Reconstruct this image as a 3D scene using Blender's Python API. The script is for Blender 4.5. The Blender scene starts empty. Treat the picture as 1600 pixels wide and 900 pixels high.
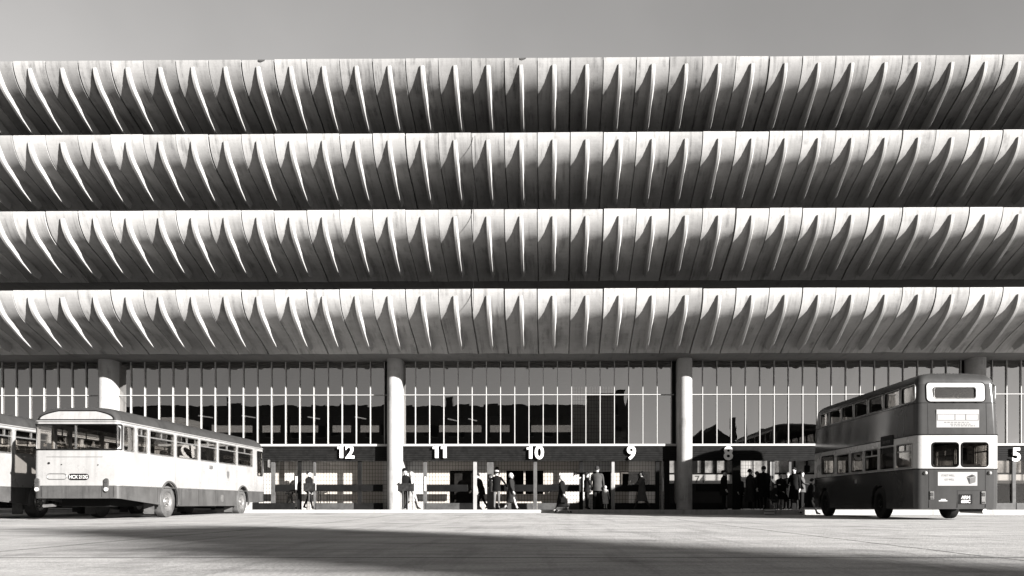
import bpy, math, random
from mathutils import Vector, Matrix
R = math.radians
rnd = random.Random(7)
sc = bpy.context.scene
COL = sc.collection

# ------------------------------------------------------------------ camera, sky, sun, exposure
PX, PY, F, CH = 850.0, 787.0, 1270.0, 0.48      # principal point and focal length of the lens, in photo pixels; camera height
cam_d = bpy.data.cameras.new('camera'); cam = bpy.data.objects.new('camera', cam_d); COL.objects.link(cam)
cam.location = (0, 0, CH); cam.rotation_euler = (R(90), 0, 0)
cam_d.sensor_width = 36; cam_d.lens = 36 * F / 1600
cam_d.shift_x = -(PX - 800) / 1600; cam_d.shift_y = (PY - 450) / 1600
cam_d.clip_start = 0.05; cam_d.clip_end = 3000
sc.camera = cam

SUN_EL, SUN_AZ = 16.5, 50.0                     # height above horizon; angle right of straight behind the camera
to_sun = Vector((math.cos(R(SUN_EL)) * math.sin(R(SUN_AZ)), -math.cos(R(SUN_EL)) * math.cos(R(SUN_AZ)), math.sin(R(SUN_EL))))
SKY_SUNSIDE, SKY_FAR = 0.55, 0.95
w = bpy.data.worlds.new('World'); sc.world = w; w.use_nodes = True
nt = w.node_tree; nt.nodes.clear()
sky = nt.nodes.new('ShaderNodeTexSky'); sky.sky_type = 'NISHITA'; sky.sun_disc = False
sky.sun_elevation = R(SUN_EL); sky.sun_rotation = R(180 - SUN_AZ)
sky.air_density = 1.0; sky.dust_density = 0.3; sky.ozone_density = 1.0
comb = nt.nodes.new('ShaderNodeCombineColor')
bg = nt.nodes.new('ShaderNodeBackground'); out = nt.nodes.new('ShaderNodeOutputWorld')
# monochrome film: the sky counts only by its brightness, as a neutral, slightly warm grey
bwn = nt.nodes.new('ShaderNodeRGBToBW'); nt.links.new(sky.outputs[0], bwn.inputs[0])
# sky weighted by direction: brightened ahead of the camera, dimmed towards the sun
tcw = nt.nodes.new('ShaderNodeTexCoord'); spw = nt.nodes.new('ShaderNodeSeparateXYZ'); nt.links.new(tcw.outputs['Generated'], spw.inputs[0])
hz = nt.nodes.new('ShaderNodeMapRange'); hz.inputs[1].default_value = .25; hz.inputs[2].default_value = .7; hz.inputs[3].default_value = SKY_SUNSIDE; hz.inputs[4].default_value = SKY_FAR
hz.interpolation_type = 'SMOOTHSTEP'
nt.links.new(spw.outputs[1], hz.inputs[0])
ml = nt.nodes.new('ShaderNodeMath'); ml.operation = 'MULTIPLY'; nt.links.new(bwn.outputs[0], ml.inputs[0]); nt.links.new(hz.outputs[0], ml.inputs[1])
cl = nt.nodes.new('ShaderNodeTexNoise'); cl.inputs['Scale'].default_value = 3.2; cl.inputs['Detail'].default_value = 5; cl.inputs['Roughness'].default_value = .55
nt.links.new(tcw.outputs['Generated'], cl.inputs['Vector'])
cr_ = nt.nodes.new('ShaderNodeMapRange'); cr_.inputs[1].default_value = .3; cr_.inputs[2].default_value = .7; cr_.inputs[3].default_value = .93; cr_.inputs[4].default_value = 1.07
nt.links.new(cl.outputs['Fac'], cr_.inputs[0])
ml2 = nt.nodes.new('ShaderNodeMath'); ml2.operation = 'MULTIPLY'; nt.links.new(ml.outputs[0], ml2.inputs[0]); nt.links.new(cr_.outputs[0], ml2.inputs[1]); ml = ml2
for i, t in enumerate((1.0, 0.975, 0.955)):
    m_ = nt.nodes.new('ShaderNodeMath'); m_.operation = 'MULTIPLY'; m_.inputs[1].default_value = t
    nt.links.new(ml.outputs[0], m_.inputs[0]); nt.links.new(m_.outputs[0], comb.inputs[i])
nt.links.new(comb.outputs[0], bg.inputs[0]); nt.links.new(bg.outputs[0], out.inputs[0])
bg.inputs[1].default_value = 0.05
sl = bpy.data.lights.new('sun', 'SUN'); sl.energy = 5.0; sl.angle = R(0.7); sl.color = (1.0, 0.98, 0.96)
so = bpy.data.objects.new('sun', sl); COL.objects.link(so)
so.rotation_euler = (-to_sun).to_track_quat('-Z', 'Y').to_euler(); so.location = to_sun * 200
sc.view_settings.view_transform = 'Standard'; sc.view_settings.look = 'None'
sc.view_settings.gamma = 1.0; sc.view_settings.exposure = 2.25
sc.render.engine = 'CYCLES'; sc.cycles.diffuse_bounces = 1; sc.cycles.glossy_bounces = 4; sc.cycles.transparent_max_bounces = 24

# ------------------------------------------------------------------ materials
TINT = (1.0, 0.982, 0.96)
ALB = 0.74                                          # scales all base colours down against the raised exposure, to cut bounced light
def grey(v): return (v * TINT[0], v * TINT[1], v * TINT[2], 1)
_mats = {}
def new_mat(name):
    m = bpy.data.materials.new(name); m.use_nodes = True
    n = m.node_tree; b = n.nodes['Principled BSDF']
    return m, n, b
def N(n, t, **kw):
    x = n.nodes.new(t)
    for k, v in kw.items(): setattr(x, k, v)
    return x
def math_node(n, op, a, b=None, clamp=False):
    x = n.nodes.new('ShaderNodeMath'); x.operation = op; x.use_clamp = clamp
    for i, q in enumerate((a, b)):
        if q is None: continue
        if isinstance(q, (int, float)): x.inputs[i].default_value = q
        else: n.links.new(q, x.inputs[i])
    return x.outputs[0]
def noise(n, vec, scale, detail=4, rough=0.55, sc3=None):
    if sc3:
        mp = n.nodes.new('ShaderNodeMapping'); mp.inputs['Scale'].default_value = sc3
        n.links.new(vec, mp.inputs['Vector']); vec = mp.outputs[0]
    t = n.nodes.new('ShaderNodeTexNoise'); t.inputs['Scale'].default_value = scale
    t.inputs['Detail'].default_value = detail; t.inputs['Roughness'].default_value = rough
    n.links.new(vec, t.inputs['Vector']); return t.outputs['Fac']
def remap(n, v, a, b, c, d):
    x = n.nodes.new('ShaderNodeMapRange'); x.inputs[1].default_value = a; x.inputs[2].default_value = b
    x.inputs[3].default_value = c; x.inputs[4].default_value = d; n.links.new(v, x.inputs[0]); return x.outputs[0]
def set_value(n, b, val):
    c = n.nodes.new('ShaderNodeCombineColor')
    for i in range(3): n.links.new(math_node(n, 'MULTIPLY', val, TINT[i]), c.inputs[i])
    n.links.new(c.outputs[0], b.inputs['Base Color'])
def bump(n, b, h, strength, dist=0.02):
    x = n.nodes.new('ShaderNodeBump'); x.inputs['Strength'].default_value = strength; x.inputs['Distance'].default_value = dist
    n.links.new(h, x.inputs['Height']); n.links.new(x.outputs[0], b.inputs['Normal'])
def plain(name, v, rough=0.5, metal=0.0, var=0.12, scale=3.0, streak=None, spec=None):
    """paint / cloth / metal with a little dirt and unevenness"""
    key = (name,)
    if key in _mats: return _mats[key]
    m, n, b = new_mat(name)
    co = N(n, 'ShaderNodeTexCoord').outputs['Object']
    v = v * ALB
    a = noise(n, co, scale, 5); c = noise(n, co, scale * 9, 3)
    val = math_node(n, 'MULTIPLY', remap(n, a, .3, .7, v * (1 - var), v * (1 + var)), remap(n, c, .3, .7, 1 - var * .4, 1 + var * .4))
    if streak:
        s = noise(n, co, 1.0, 4, .6, streak)
        val = math_node(n, 'MULTIPLY', val, remap(n, s, .45, .75, 1.0, 1 - var * 2))
    set_value(n, b, val)
    n.links.new(remap(n, a, .3, .7, rough * .85, min(1, rough * 1.15)), b.inputs['Roughness'])
    b.inputs['Metallic'].default_value = metal
    if spec is None and rough >= .4: spec = .04 if v < .02 else .12
    if spec is not None: b.inputs['Specular IOR Level'].default_value = spec
    _mats[key] = m; return m
def concrete(name, base, weather=0.5, module=None, off=0.0):
    m, n, b = new_mat(name)
    co = N(n, 'ShaderNodeTexCoord').outputs['Object']
    big = noise(n, co, .55, 5); mid = noise(n, co, 2.6, 6, .65); fine = noise(n, co, 28, 4, .6)
    st = noise(n, co, 1.0, 5, .65, (5.5, .5, .45)); bl = noise(n, co, 1.2, 4, .7)
    brd = noise(n, co, 1.0, 2, .5, (.4, .4, 22))
    base = base * ALB
    val = remap(n, big, .3, .7, base * .93, base * 1.05)
    val = math_node(n, 'MULTIPLY', val, remap(n, mid, .3, .72, 1.05, .9))
    val = math_node(n, 'MULTIPLY', val, remap(n, fine, .25, .75, .93, 1.06))
    val = math_node(n, 'MULTIPLY', val, remap(n, brd, .3, .7, .97, 1.03))
    mask = math_node(n, 'MULTIPLY', remap(n, st, .47, .70, 0, 1), remap(n, bl, .40, .60, 0, 1))
    val = math_node(n, 'MULTIPLY', val, remap(n, mask, 0, 1, 1, 1 - weather))
    if module:
        sp = N(n, 'ShaderNodeSeparateXYZ'); n.links.new(co, sp.inputs[0])
        fl = math_node(n, 'FLOOR', math_node(n, 'DIVIDE', math_node(n, 'SUBTRACT', sp.outputs[0], off), module))
        wn = N(n, 'ShaderNodeTexWhiteNoise', noise_dimensions='1D'); n.links.new(fl, wn.inputs['W'])
        val = math_node(n, 'MULTIPLY', val, remap(n, wn.outputs['Value'], 0, 1, 1 - weather * .40, 1.05))
        # dirt band across the belly of each shell, strongest where rain runs down from the lip
    set_value(n, b, val); b.inputs['Roughness'].default_value = .9; b.inputs['Specular IOR Level'].default_value = .2
    h = math_node(n, 'ADD', math_node(n, 'MULTIPLY', fine, .6), mid)
    bump(n, b, h, .25, .02)
    return m
def glass(name, refl, tint=.9, rough=0.0, wave=0.0):
    m = bpy.data.materials.new(name); m.use_nodes = True; n = m.node_tree; n.nodes.clear()
    o = N(n, 'ShaderNodeOutputMaterial'); tr = N(n, 'ShaderNodeBsdfTransparent'); gl = N(n, 'ShaderNodeBsdfGlossy'); mx = N(n, 'ShaderNodeMixShader')
    tr.inputs[0].default_value = grey(tint); gl.inputs[0].default_value = grey(1.0); gl.inputs['Roughness'].default_value = rough
    fr = N(n, 'ShaderNodeLayerWeight'); fr.inputs['Blend'].default_value = .5
    f = math_node(n, 'ADD', math_node(n, 'MULTIPLY', math_node(n, 'POWER', fr.outputs['Facing'], 4.0), .7), refl, True)
    n.links.new(f, mx.inputs[0]); n.links.new(tr.outputs[0], mx.inputs[1]); n.links.new(gl.outputs[0], mx.inputs[2]); n.links.new(mx.outputs[0], o.inputs[0])
    if wave:
        co = N(n, 'ShaderNodeTexCoord').outputs['Object']; h = noise(n, co, .9, 2)
        bp = N(n, 'ShaderNodeBump'); bp.inputs['Strength'].default_value = wave; bp.inputs['Distance'].default_value = .05
        n.links.new(h, bp.inputs['Height']); n.links.new(bp.outputs[0], gl.inputs['Normal'])
    return m
def tile_mat():
    m, n, b = new_mat('white_tile')
    co = N(n, 'ShaderNodeTexCoord').outputs['Object']
    sp = N(n, 'ShaderNodeSeparateXYZ'); n.links.new(co, sp.inputs[0])
    def line(c, p, wd):
        fr = math_node(n, 'FRACT', math_node(n, 'DIVIDE', c, p))
        return math_node(n, 'GREATER_THAN', fr, 1 - wd / p)
    g = math_node(n, 'MAXIMUM', line(math_node(n, 'ADD', sp.outputs[0], 100), .13, .016), line(sp.outputs[2], .17, .014))
    v = noise(n, co, 1.5, 4)
    val = math_node(n, 'MULTIPLY', remap(n, g, 0, 1, .40, .05), remap(n, v, .3, .7, .9, 1.05))
    set_value(n, b, val); b.inputs['Roughness'].default_value = .3
    return m
def ground_mat():
    m, n, b = new_mat('concrete_road')
    co = N(n, 'ShaderNodeTexCoord').outputs['Object']
    sp = N(n, 'ShaderNodeSeparateXYZ'); n.links.new(co, sp.inputs[0])
    big = noise(n, co, .18, 5, .6); mid = noise(n, co, 1.3, 6, .65); fine = noise(n, co, 30, 4, .65)
    sw = noise(n, co, 1.0, 6, .7, (.25, 1.6, 1)); sw2 = noise(n, co, 1.0, 5, .65, (3.0, .22, 1))
    base = remap(n, big, .3, .7, .295, .365)
    val = math_node(n, 'MULTIPLY', base, remap(n, mid, .3, .72, 1.06, .86))
    val = math_node(n, 'MULTIPLY', val, remap(n, fine, .25, .75, .72, 1.26))
    gr = noise(n, co, 110, 3, .7); val = math_node(n, 'MULTIPLY', val, remap(n, gr, .3, .7, .82, 1.16))
    val = math_node(n, 'MULTIPLY', val, remap(n, sw, .48, .70, 1, .70))
    val = math_node(n, 'MULTIPLY', val, remap(n, sw2, .5, .70, 1.02, .74))
    # worn oil and tyre stains
    bl = noise(n, co, .42, 5, .7)
    val = math_node(n, 'MULTIPLY', val, remap(n, bl, .54, .68, 1, .58))
    sp2 = noise(n, co, 1.0, 7, .75, (.7, 3.2, 1)); val = math_node(n, 'MULTIPLY', val, remap(n, sp2, .42, .68, 1.06, .80))
    oil = N(n, 'ShaderNodeTexVoronoi'); oil.inputs['Scale'].default_value = .55; n.links.new(co, oil.inputs['Vector'])
    val = math_node(n, 'MULTIPLY', val, remap(n, math_node(n, 'ADD', oil.outputs['Distance'], math_node(n, 'MULTIPLY', mid, .35)), .17, .34, .55, 1))
    def joint(c, off, p, wd):
        wob = math_node(n, 'MULTIPLY', math_node(n, 'SUBTRACT', noise(n, co, .8, 3), .5), .12)
        fr = math_node(n, 'FRACT', math_node(n, 'DIVIDE', math_node(n, 'ADD', math_node(n, 'ADD', c, wob), 100 * p - off), p))
        return math_node(n, 'LESS_THAN', fr, wd / p)
    j = math_node(n, 'MAXIMUM', joint(sp.outputs[0], 4.0, 9.5, .05), joint(sp.outputs[1], 7.2, 4.8, .075))
    val = math_node(n, 'MULTIPLY', val, remap(n, j, 0, 1, 1, .22))
    set_value(n, b, val); b.inputs['Roughness'].default_value = .85; b.inputs['Specular IOR Level'].default_value = .25
    rid = N(n, 'ShaderNodeTexWave', wave_type='BANDS', bands_direction='X'); rid.inputs['Scale'].default_value = 5; rid.inputs['Distortion'].default_value = 9
    n.links.new(co, rid.inputs['Vector'])
    h = math_node(n, 'ADD', math_node(n, 'ADD', fine, math_node(n, 'MULTIPLY', rid.outputs['Fac'], .10)), math_node(n, 'MULTIPLY', mid, 1.2))
    bump(n, b, h, .55, .02)
    return m

MODU = 1.263
J0 = -0.26                                         # a joint between two shells
M_shell = [concrete(f'shell_concrete_{i}', b_, w_, MODU, J0) for i, (b_, w_) in enumerate(((.31, .75), (.38, .6), (.40, .55), (.39, .55)))]
M_fin = concrete('fin_concrete', .36, .25)
M_conc = concrete('plain_concrete', .16, .4)
M_column = concrete('column_concrete', .34, .6)
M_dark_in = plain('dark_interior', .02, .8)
M_ground = ground_mat()
M_kerb = concrete('kerb_concrete', .36, .5)
M_tile = tile_mat()
M_glaz = glass('window_glass', .27, .64, 0, .025)
M_doorglass = glass('door_glass', .025, .97)
M_busglass = glass('bus_glass', .07, .85, 0, .05)
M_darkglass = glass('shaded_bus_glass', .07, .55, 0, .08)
M_rearglass = glass('rear_bus_glass', .14, .85, 0, .05)
M_white = plain('white_paint', .45, .35, 0, .05, 2)
M_mull = plain('white_mullion', .36, .4, 0, .06)
M_slat = plain('black_slats', .012, .55, 0, .3, 6)
M_black = plain('black_paint', .010, .5, 0, .25)
M_post = plain('worn_grey_post', .075, .55, 0, .25, 4)
M_lightpost = plain('light_grey_post', .26, .45, 0, .12, 4)
M_rail = plain('black_rail', .008, .5, 0, .2)
M_kick = plain('grey_kick_board', .055, .65, 0, .3, 3)
M_rubber = plain('tyre_rubber', .075, .85, 0, .35, 5)
M_steel = plain('dull_steel', .30, .35, .7, .2, 8)
M_chrome = plain('bright_trim', .5, .18, .9, .06)
M_cream = plain('cream_bus_paint', .27, .28, 0, .1, 1.3, (6, 1.2, .35))
M_skirt = plain('mid_grey_bus_paint', .070, .4, 0, .2, 2, (9, 3, .5))
M_roof = plain('bus_roof_paint', .042, .42, 0, .18, 1.2, (1.5, 6, 2))
M_red = plain('dark_bus_paint', .042, .14, 0, .1, 1.2, (4, 4, .5), .25)
M_ddcream = plain('double_decker_cream', .33, .28, 0, .05, 1.3, (5, 3, .5))
M_under = plain('underbody', .012, .9)
M_seat = plain('seat_fabric', .05, .7)
M_lamp_r = plain('red_lamp_lens', .05, .15)
M_lamp_c = plain('clear_lamp_lens', .5, .15)
M_number = plain('number_white', .80, .5, 0, .05)
M_paper = plain('poster_paper', .27, .6, 0, .05)
M_ink = plain('printing_ink', .03, .7, 0, .2)
M_greyink = plain('grey_printing', .10, .7, 0, .15)
M_brick = plain('dark_brick', .05, .9, 0, .25)
M_slate = plain('slate_roof', .035, .7, 0, .25)
M_tube = bpy.data.materials.new('lit_tube'); M_tube.use_nodes = True
_b = M_tube.node_tree.nodes['Principled BSDF']; _b.inputs['Emission Color'].default_value = grey(1.0); _b.inputs['Emission Strength'].default_value = .09

# ------------------------------------------------------------------ mesh helpers
class MB:
    def __init__(s): s.v = []; s.f = []; s.m = []
    def add(s, vs, fs, m=0):
        o = len(s.v); s.v += [tuple(p) for p in vs]; s.f += [tuple(i + o for i in f) for f in fs]; s.m += [m] * len(fs); return s
    def box(s, x0, x1, y0, y1, z0, z1, m=0):
        return s.add([(x0, y0, z0), (x1, y0, z0), (x1, y1, z0), (x0, y1, z0), (x0, y0, z1), (x1, y0, z1), (x1, y1, z1), (x0, y1, z1)],
                     [(0, 3, 2, 1), (4, 5, 6, 7), (0, 1, 5, 4), (1, 2, 6, 5), (2, 3, 7, 6), (3, 0, 4, 7)], m)
    def loft(s, rings, m=0, closed=True, cap0=True, cap1=True):
        n = len(rings[0]); vs = [p for r in rings for p in r]; fs = []
        for i in range(len(rings) - 1):
            for j in range(n if closed else n - 1):
                k = (j + 1) % n
                fs.append((i * n + j, i * n + k, (i + 1) * n + k, (i + 1) * n + j))
        if cap0: fs.append(tuple(range(n - 1, -1, -1)))
        if cap1: fs.append(tuple((len(rings) - 1) * n + j for j in range(n)))
        return s.add(vs, fs, m)
    def tube(s, pts, r, n=8, m=0, closed=False):
        pts = [Vector(p) for p in pts]; rings = []; L = len(pts)
        up = None
        for i, p in enumerate(pts):
            a = pts[(i - 1) % L] if (i > 0 or closed) else p; b = pts[(i + 1) % L] if (i < L - 1 or closed) else p
            t = (b - a)
            t = t.normalized() if t.length > 1e-9 else Vector((0, 0, 1))
            if up is None:
                up = Vector((0, 0, 1)) if abs(t.z) < .9 else Vector((0, 1, 0))
            x = t.cross(up)
            if x.length < 1e-4: x = t.cross(Vector((1, .3, 0)))
            x.normalize(); y = x.cross(t).normalized(); up = y
            rr = r[i] if isinstance(r, (list, tuple)) else r
            rings.append([p + x * rr * math.cos(2 * math.pi * k / n) + y * rr * math.sin(2 * math.pi * k / n) for k in range(n)])
        if closed: rings.append(rings[0]); return s.loft(rings, m, True, False, False)
        return s.loft(rings, m)
    def prism(s, poly, axis, a, b, m=0):
        """poly: 2-D points in the other two axes (x,z for 'y'; y,z for 'x'; x,y for 'z')"""
        def p3(q, t): return {'x': (t, q[0], q[1]), 'y': (q[0], t, q[1]), 'z': (q[0], q[1], t)}[axis]
        return s.loft([[p3(q, a) for q in poly], [p3(q, b) for q in poly]], m)
    def cyl(s, c, r, axis, h, n=24, m=0, r2=None):
        p = [(math.cos(2 * math.pi * k / n), math.sin(2 * math.pi * k / n)) for k in range(n)]
        r2 = r if r2 is None else r2
        def at(q, rr, t):
            x, y = q[0] * rr, q[1] * rr
            return {'x': (c[0] + t, c[1] + x, c[2] + y), 'y': (c[0] + x, c[1] + t, c[2] + y), 'z': (c[0] + x, c[1] + y, c[2] + t)}[axis]
        return s.loft([[at(q, r, 0) for q in p], [at(q, r2, h) for q in p]], m)
    def lathe(s, c, prof, axis='x', n=28, m=0):
        """prof: (offset along axis, radius)"""
        rings = []
        for t, r in prof:
            ring = []
            for k in range(n):
                x, y = r * math.cos(2 * math.pi * k / n), r * math.sin(2 * math.pi * k / n)
                ring.append({'x': (c[0] + t, c[1] + x, c[2] + y), 'y': (c[0] + x, c[1] + t, c[2] + y), 'z': (c[0] + x, c[1] + y, c[2] + t)}[axis])
            rings.append(ring)
        return s.loft(rings, m)
    def mesh(s, name, mats):
        me = bpy.data.meshes.new(name); me.from_pydata(s.v, [], s.f)
        for mm in (mats if isinstance(mats, (list, tuple)) else [mats]): me.materials.append(mm)
        me.polygons.foreach_set('material_index', s.m)
        me.update(); return me
    def build(s, name, mats, parent=None, smooth=None, bevel=None, fix=True, loc=None):
        me = s.mesh(name, mats)
        if fix:
            import bmesh
            bm = bmesh.new(); bm.from_mesh(me); bmesh.ops.recalc_face_normals(bm, faces=bm.faces); bm.to_mesh(me); bm.free()
        return link(name, me, parent, smooth, bevel, loc)
def link(name, me, parent=None, smooth=None, bevel=None, loc=None):
    if smooth is not None:
        me.polygons.foreach_set('use_smooth', [True] * len(me.polygons)); me.set_sharp_from_angle(angle=R(smooth))
    o = bpy.data.objects.new(name, me); COL.objects.link(o)
    if parent: o.parent = parent
    if loc: o.location = loc
    if bevel:
        b = o.modifiers.new('bevel', 'BEVEL'); b.width = bevel; b.segments = 2; b.limit_method = 'ANGLE'; b.angle_limit = R(40)
    return o
def tag(o, label=None, cat=None, group=None, kind=None):
    if label: o['label'] = label
    if cat: o['category'] = cat
    if group: o['group'] = group
    if kind: o['kind'] = kind
    return o
def empty(name, loc=(0, 0, 0), rz=0.0):
    o = bpy.data.objects.new(name, None); COL.objects.link(o); o.location = loc; o.rotation_euler = (0, 0, rz); o.empty_display_size = .3; return o
def copy_tree(o, parent=None):
    c = o.copy(); COL.objects.link(c)
    if parent: c.parent = parent
    for ch in list(o.children): copy_tree(ch, c)
    return c
def evaluated(o):
    dg = bpy.context.evaluated_depsgraph_get(); dg.update()
    me = bpy.data.meshes.new_from_object(o.evaluated_get(dg)); return me
def rrect(x0, x1, y0, y1, r, n=5):
    p = []
    for cx, cy, a0 in ((x1 - r, y0 + r, -90), (x1 - r, y1 - r, 0), (x0 + r, y1 - r, 90), (x0 + r, y0 + r, 180)):
        for k in range(n + 1):
            a = R(a0 + 90 * k / n); p.append((cx + r * math.cos(a), cy + r * math.sin(a)))
    return p
def text_obj(name, s, size, mat, parent=None, loc=(0, 0, 0), depth=.01, bold=0.0, rot=(R(90), 0, 0), xs=1.0, space=1.0):
    c = bpy.data.curves.new(name, 'FONT'); c.body = s; c.size = size; c.align_x = 'CENTER'; c.extrude = depth; c.offset = bold; c.space_character = space; c.resolution_u = 5
    t = bpy.data.objects.new(name + '_tmp', c); COL.objects.link(t)
    me = evaluated(t); bpy.data.objects.remove(t); me.name = name
    me.materials.clear(); me.materials.append(mat)
    o = bpy.data.objects.new(name, me); COL.objects.link(o); o.rotation_euler = rot; o.location = loc; o.scale = (xs, 1, 1)
    if parent: o.parent = parent
    return o

# ------------------------------------------------------------------ station frame: u along the front, d inwards from the lip of the decks
TH = R(0.7); CS, SN = math.cos(TH), math.sin(TH); Y0 = 31.05
def u_at(x, d):
    k = (x - PX) / F
    return (k * (Y0 + d * CS) - d * SN) / (CS + k * SN)
def z_at(y, u, d): return CH + (PY - y) / F * (Y0 - u * SN + d * CS)
def W(u, d, z=0.0): return Vector((u * CS + d * SN, Y0 - u * SN + d * CS, z))
PAVE = 0.22
def sstep(a, b, x):
    t = max(0, min(1, (x - a) / (b - a))); return t * t * (3 - 2 * t)
def gz(x, y): return 0.09 * sstep(20, 34, y) * (1 - .9 * sstep(-2, 9, x))

# ------------------------------------------------------------------ ground and pavement
mb = MB()
xs = [-600, -200, -90] + [-50 + i * 1.0 for i in range(101)] + [90, 200, 600]
ys = [-500, -120, -60] + [-30 + i * 1.0 for i in range(68)] + [60, 120, 300, 900]
mb.add([(x, y, gz(x, y)) for y in ys for x in xs],
       [(j * len(xs) + i, j * len(xs) + i + 1, (j + 1) * len(xs) + i + 1, (j + 1) * len(xs) + i) for j in range(len(ys) - 1) for i in range(len(xs) - 1)])
tag(mb.build('ground', M_ground, smooth=60), kind='structure')
mb = MB()
mb.box(-45, 45, 3.75, 34, -.2, PAVE)
pv = mb.build('pavement', M_conc, bevel=.02); pv.location = W(0, 0); pv.rotation_euler = (0, 0, -TH); tag(pv, kind='structure')
mb = MB()
mb.box(-45, 45, 3.58, 3.746, -.2, PAVE + .004)
kb = mb.build('kerb', M_kerb, bevel=.025); kb.location = W(0, 0); kb.rotation_euler = (0, 0, -TH); tag(kb, kind='structure')

M_asph = plain('dark_asphalt', .05, .9, 0, .2, 2)  # unseen asphalt around the yard, added to cut light bounced onto the shells
for x0, x1, y0, y1 in ((-600, 600, -500, -9), (-600, -48, -8.99, 70), (48, 600, -8.99, 70)):
    tag(MB().add([(x0, y0, .012), (x1, y0, .012), (x1, y1, .012 + (.1 if y1 > 0 else 0)), (x0, y1, .012 + (.1 if y1 > 0 else 0))], [(0, 1, 2, 3)]).build('road', M_asph, fix=False), kind='structure')

# ------------------------------------------------------------------ the bus station
ST = empty('bus_station', W(0, 0), -TH)
tag(ST, 'long concrete bus station and car park with four tiers of curved finned parapets', 'building')
S_PROF = [(.0, .0), (.0, .06), (.01, .15), (.05, .3), (.12, .46), (.22, .62), (.35, .78), (.52, .92), (.72, 1.04), (.98, 1.15), (1.3, 1.26), (1.7, 1.39), (2.1, 1.53), (2.5, 1.69), (2.8, 1.82), (3.0, 1.93)]
F_PROF = [(.005, .26), (.02, .34), (.05, .47), (.10, .60), (.18, .735), (.315, .89), (.54, 1.065), (.85, 1.235), (1.2, 1.43), (1.55, 1.615), (1.9, 1.77), (2.15, 1.845), (2.4, 1.88), (2.65, 1.895)]
def shell_at_v(v):
    for (d0, v0), (d1, v1) in zip(S_PROF, S_PROF[1:]):
        if v0 <= v <= v1 and v1 > v0: return d0 + (d1 - d0) * (v - v0) / (v1 - v0)
    return S_PROF[-1][0]
def shell_at_d(d):
    for (d0, v0), (d1, v1) in zip(S_PROF, S_PROF[1:]):
        if d0 <= d <= d1 and d1 > d0: return v0 + (v1 - v0) * (d - d0) / (d1 - d0)
    return S_PROF[-1][1]
LIP = [17.52, 14.66, 11.73, 8.69]
K0, K1 = -21, 20                                    # shells k: from joint J0+k*MODU
# fin: its edge curve and, behind each point, a foot inside the shell
mb = MB(); rings = []
nF = len(F_PROF)
for i, (d, v) in enumerate(F_PROF):
    t = i / (nF - 1)
    a = Vector((F_PROF[min(i + 1, nF - 1)][0] - F_PROF[max(i - 1, 0)][0], F_PROF[min(i + 1, nF - 1)][1] - F_PROF[max(i - 1, 0)][1])).normalized()
    nx, nv = a.y, -a.x                               # inward normal in (d, v): deeper and higher
    # distance to the shell along the inward normal
    s = 0.0
    for q in range(80):
        s = q * .01
        if shell_at_v(max(0, v + nv * s)) <= d + nx * s: break
    s += .06
    wd = .060 * (1 - .1 * t) if t < .8 else .060 * (.92 - (t - .8) * 3.2)
    wb = .115
    bd, bv = d + nx * s, v + nv * s
    md, mv = d + nx * s * .35, v + nv * s * .35
    e = (d + nx * .012, v + nv * .012)
    rings.append([(-wb, bd, -bv), (-wd * 1.12, md, -mv), (-wd, e[0], -e[1]), (-wd * .8, d, -v), (wd * .8, d, -v), (wd, e[0], -e[1]), (wd * 1.12, md, -mv), (wb, bd, -bv)])
mb.loft(rings)
FIN = mb.mesh('fin', M_fin)
import bmesh as _bm
_b2 = _bm.new(); _b2.from_mesh(FIN); _bm.ops.recalc_face_normals(_b2, faces=_b2.faces); _b2.to_mesh(FIN); _b2.free()
FIN.polygons.foreach_set('use_smooth', [True] * len(FIN.polygons)); FIN.set_sharp_from_angle(angle=R(28))
far_fins = MB()
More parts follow.
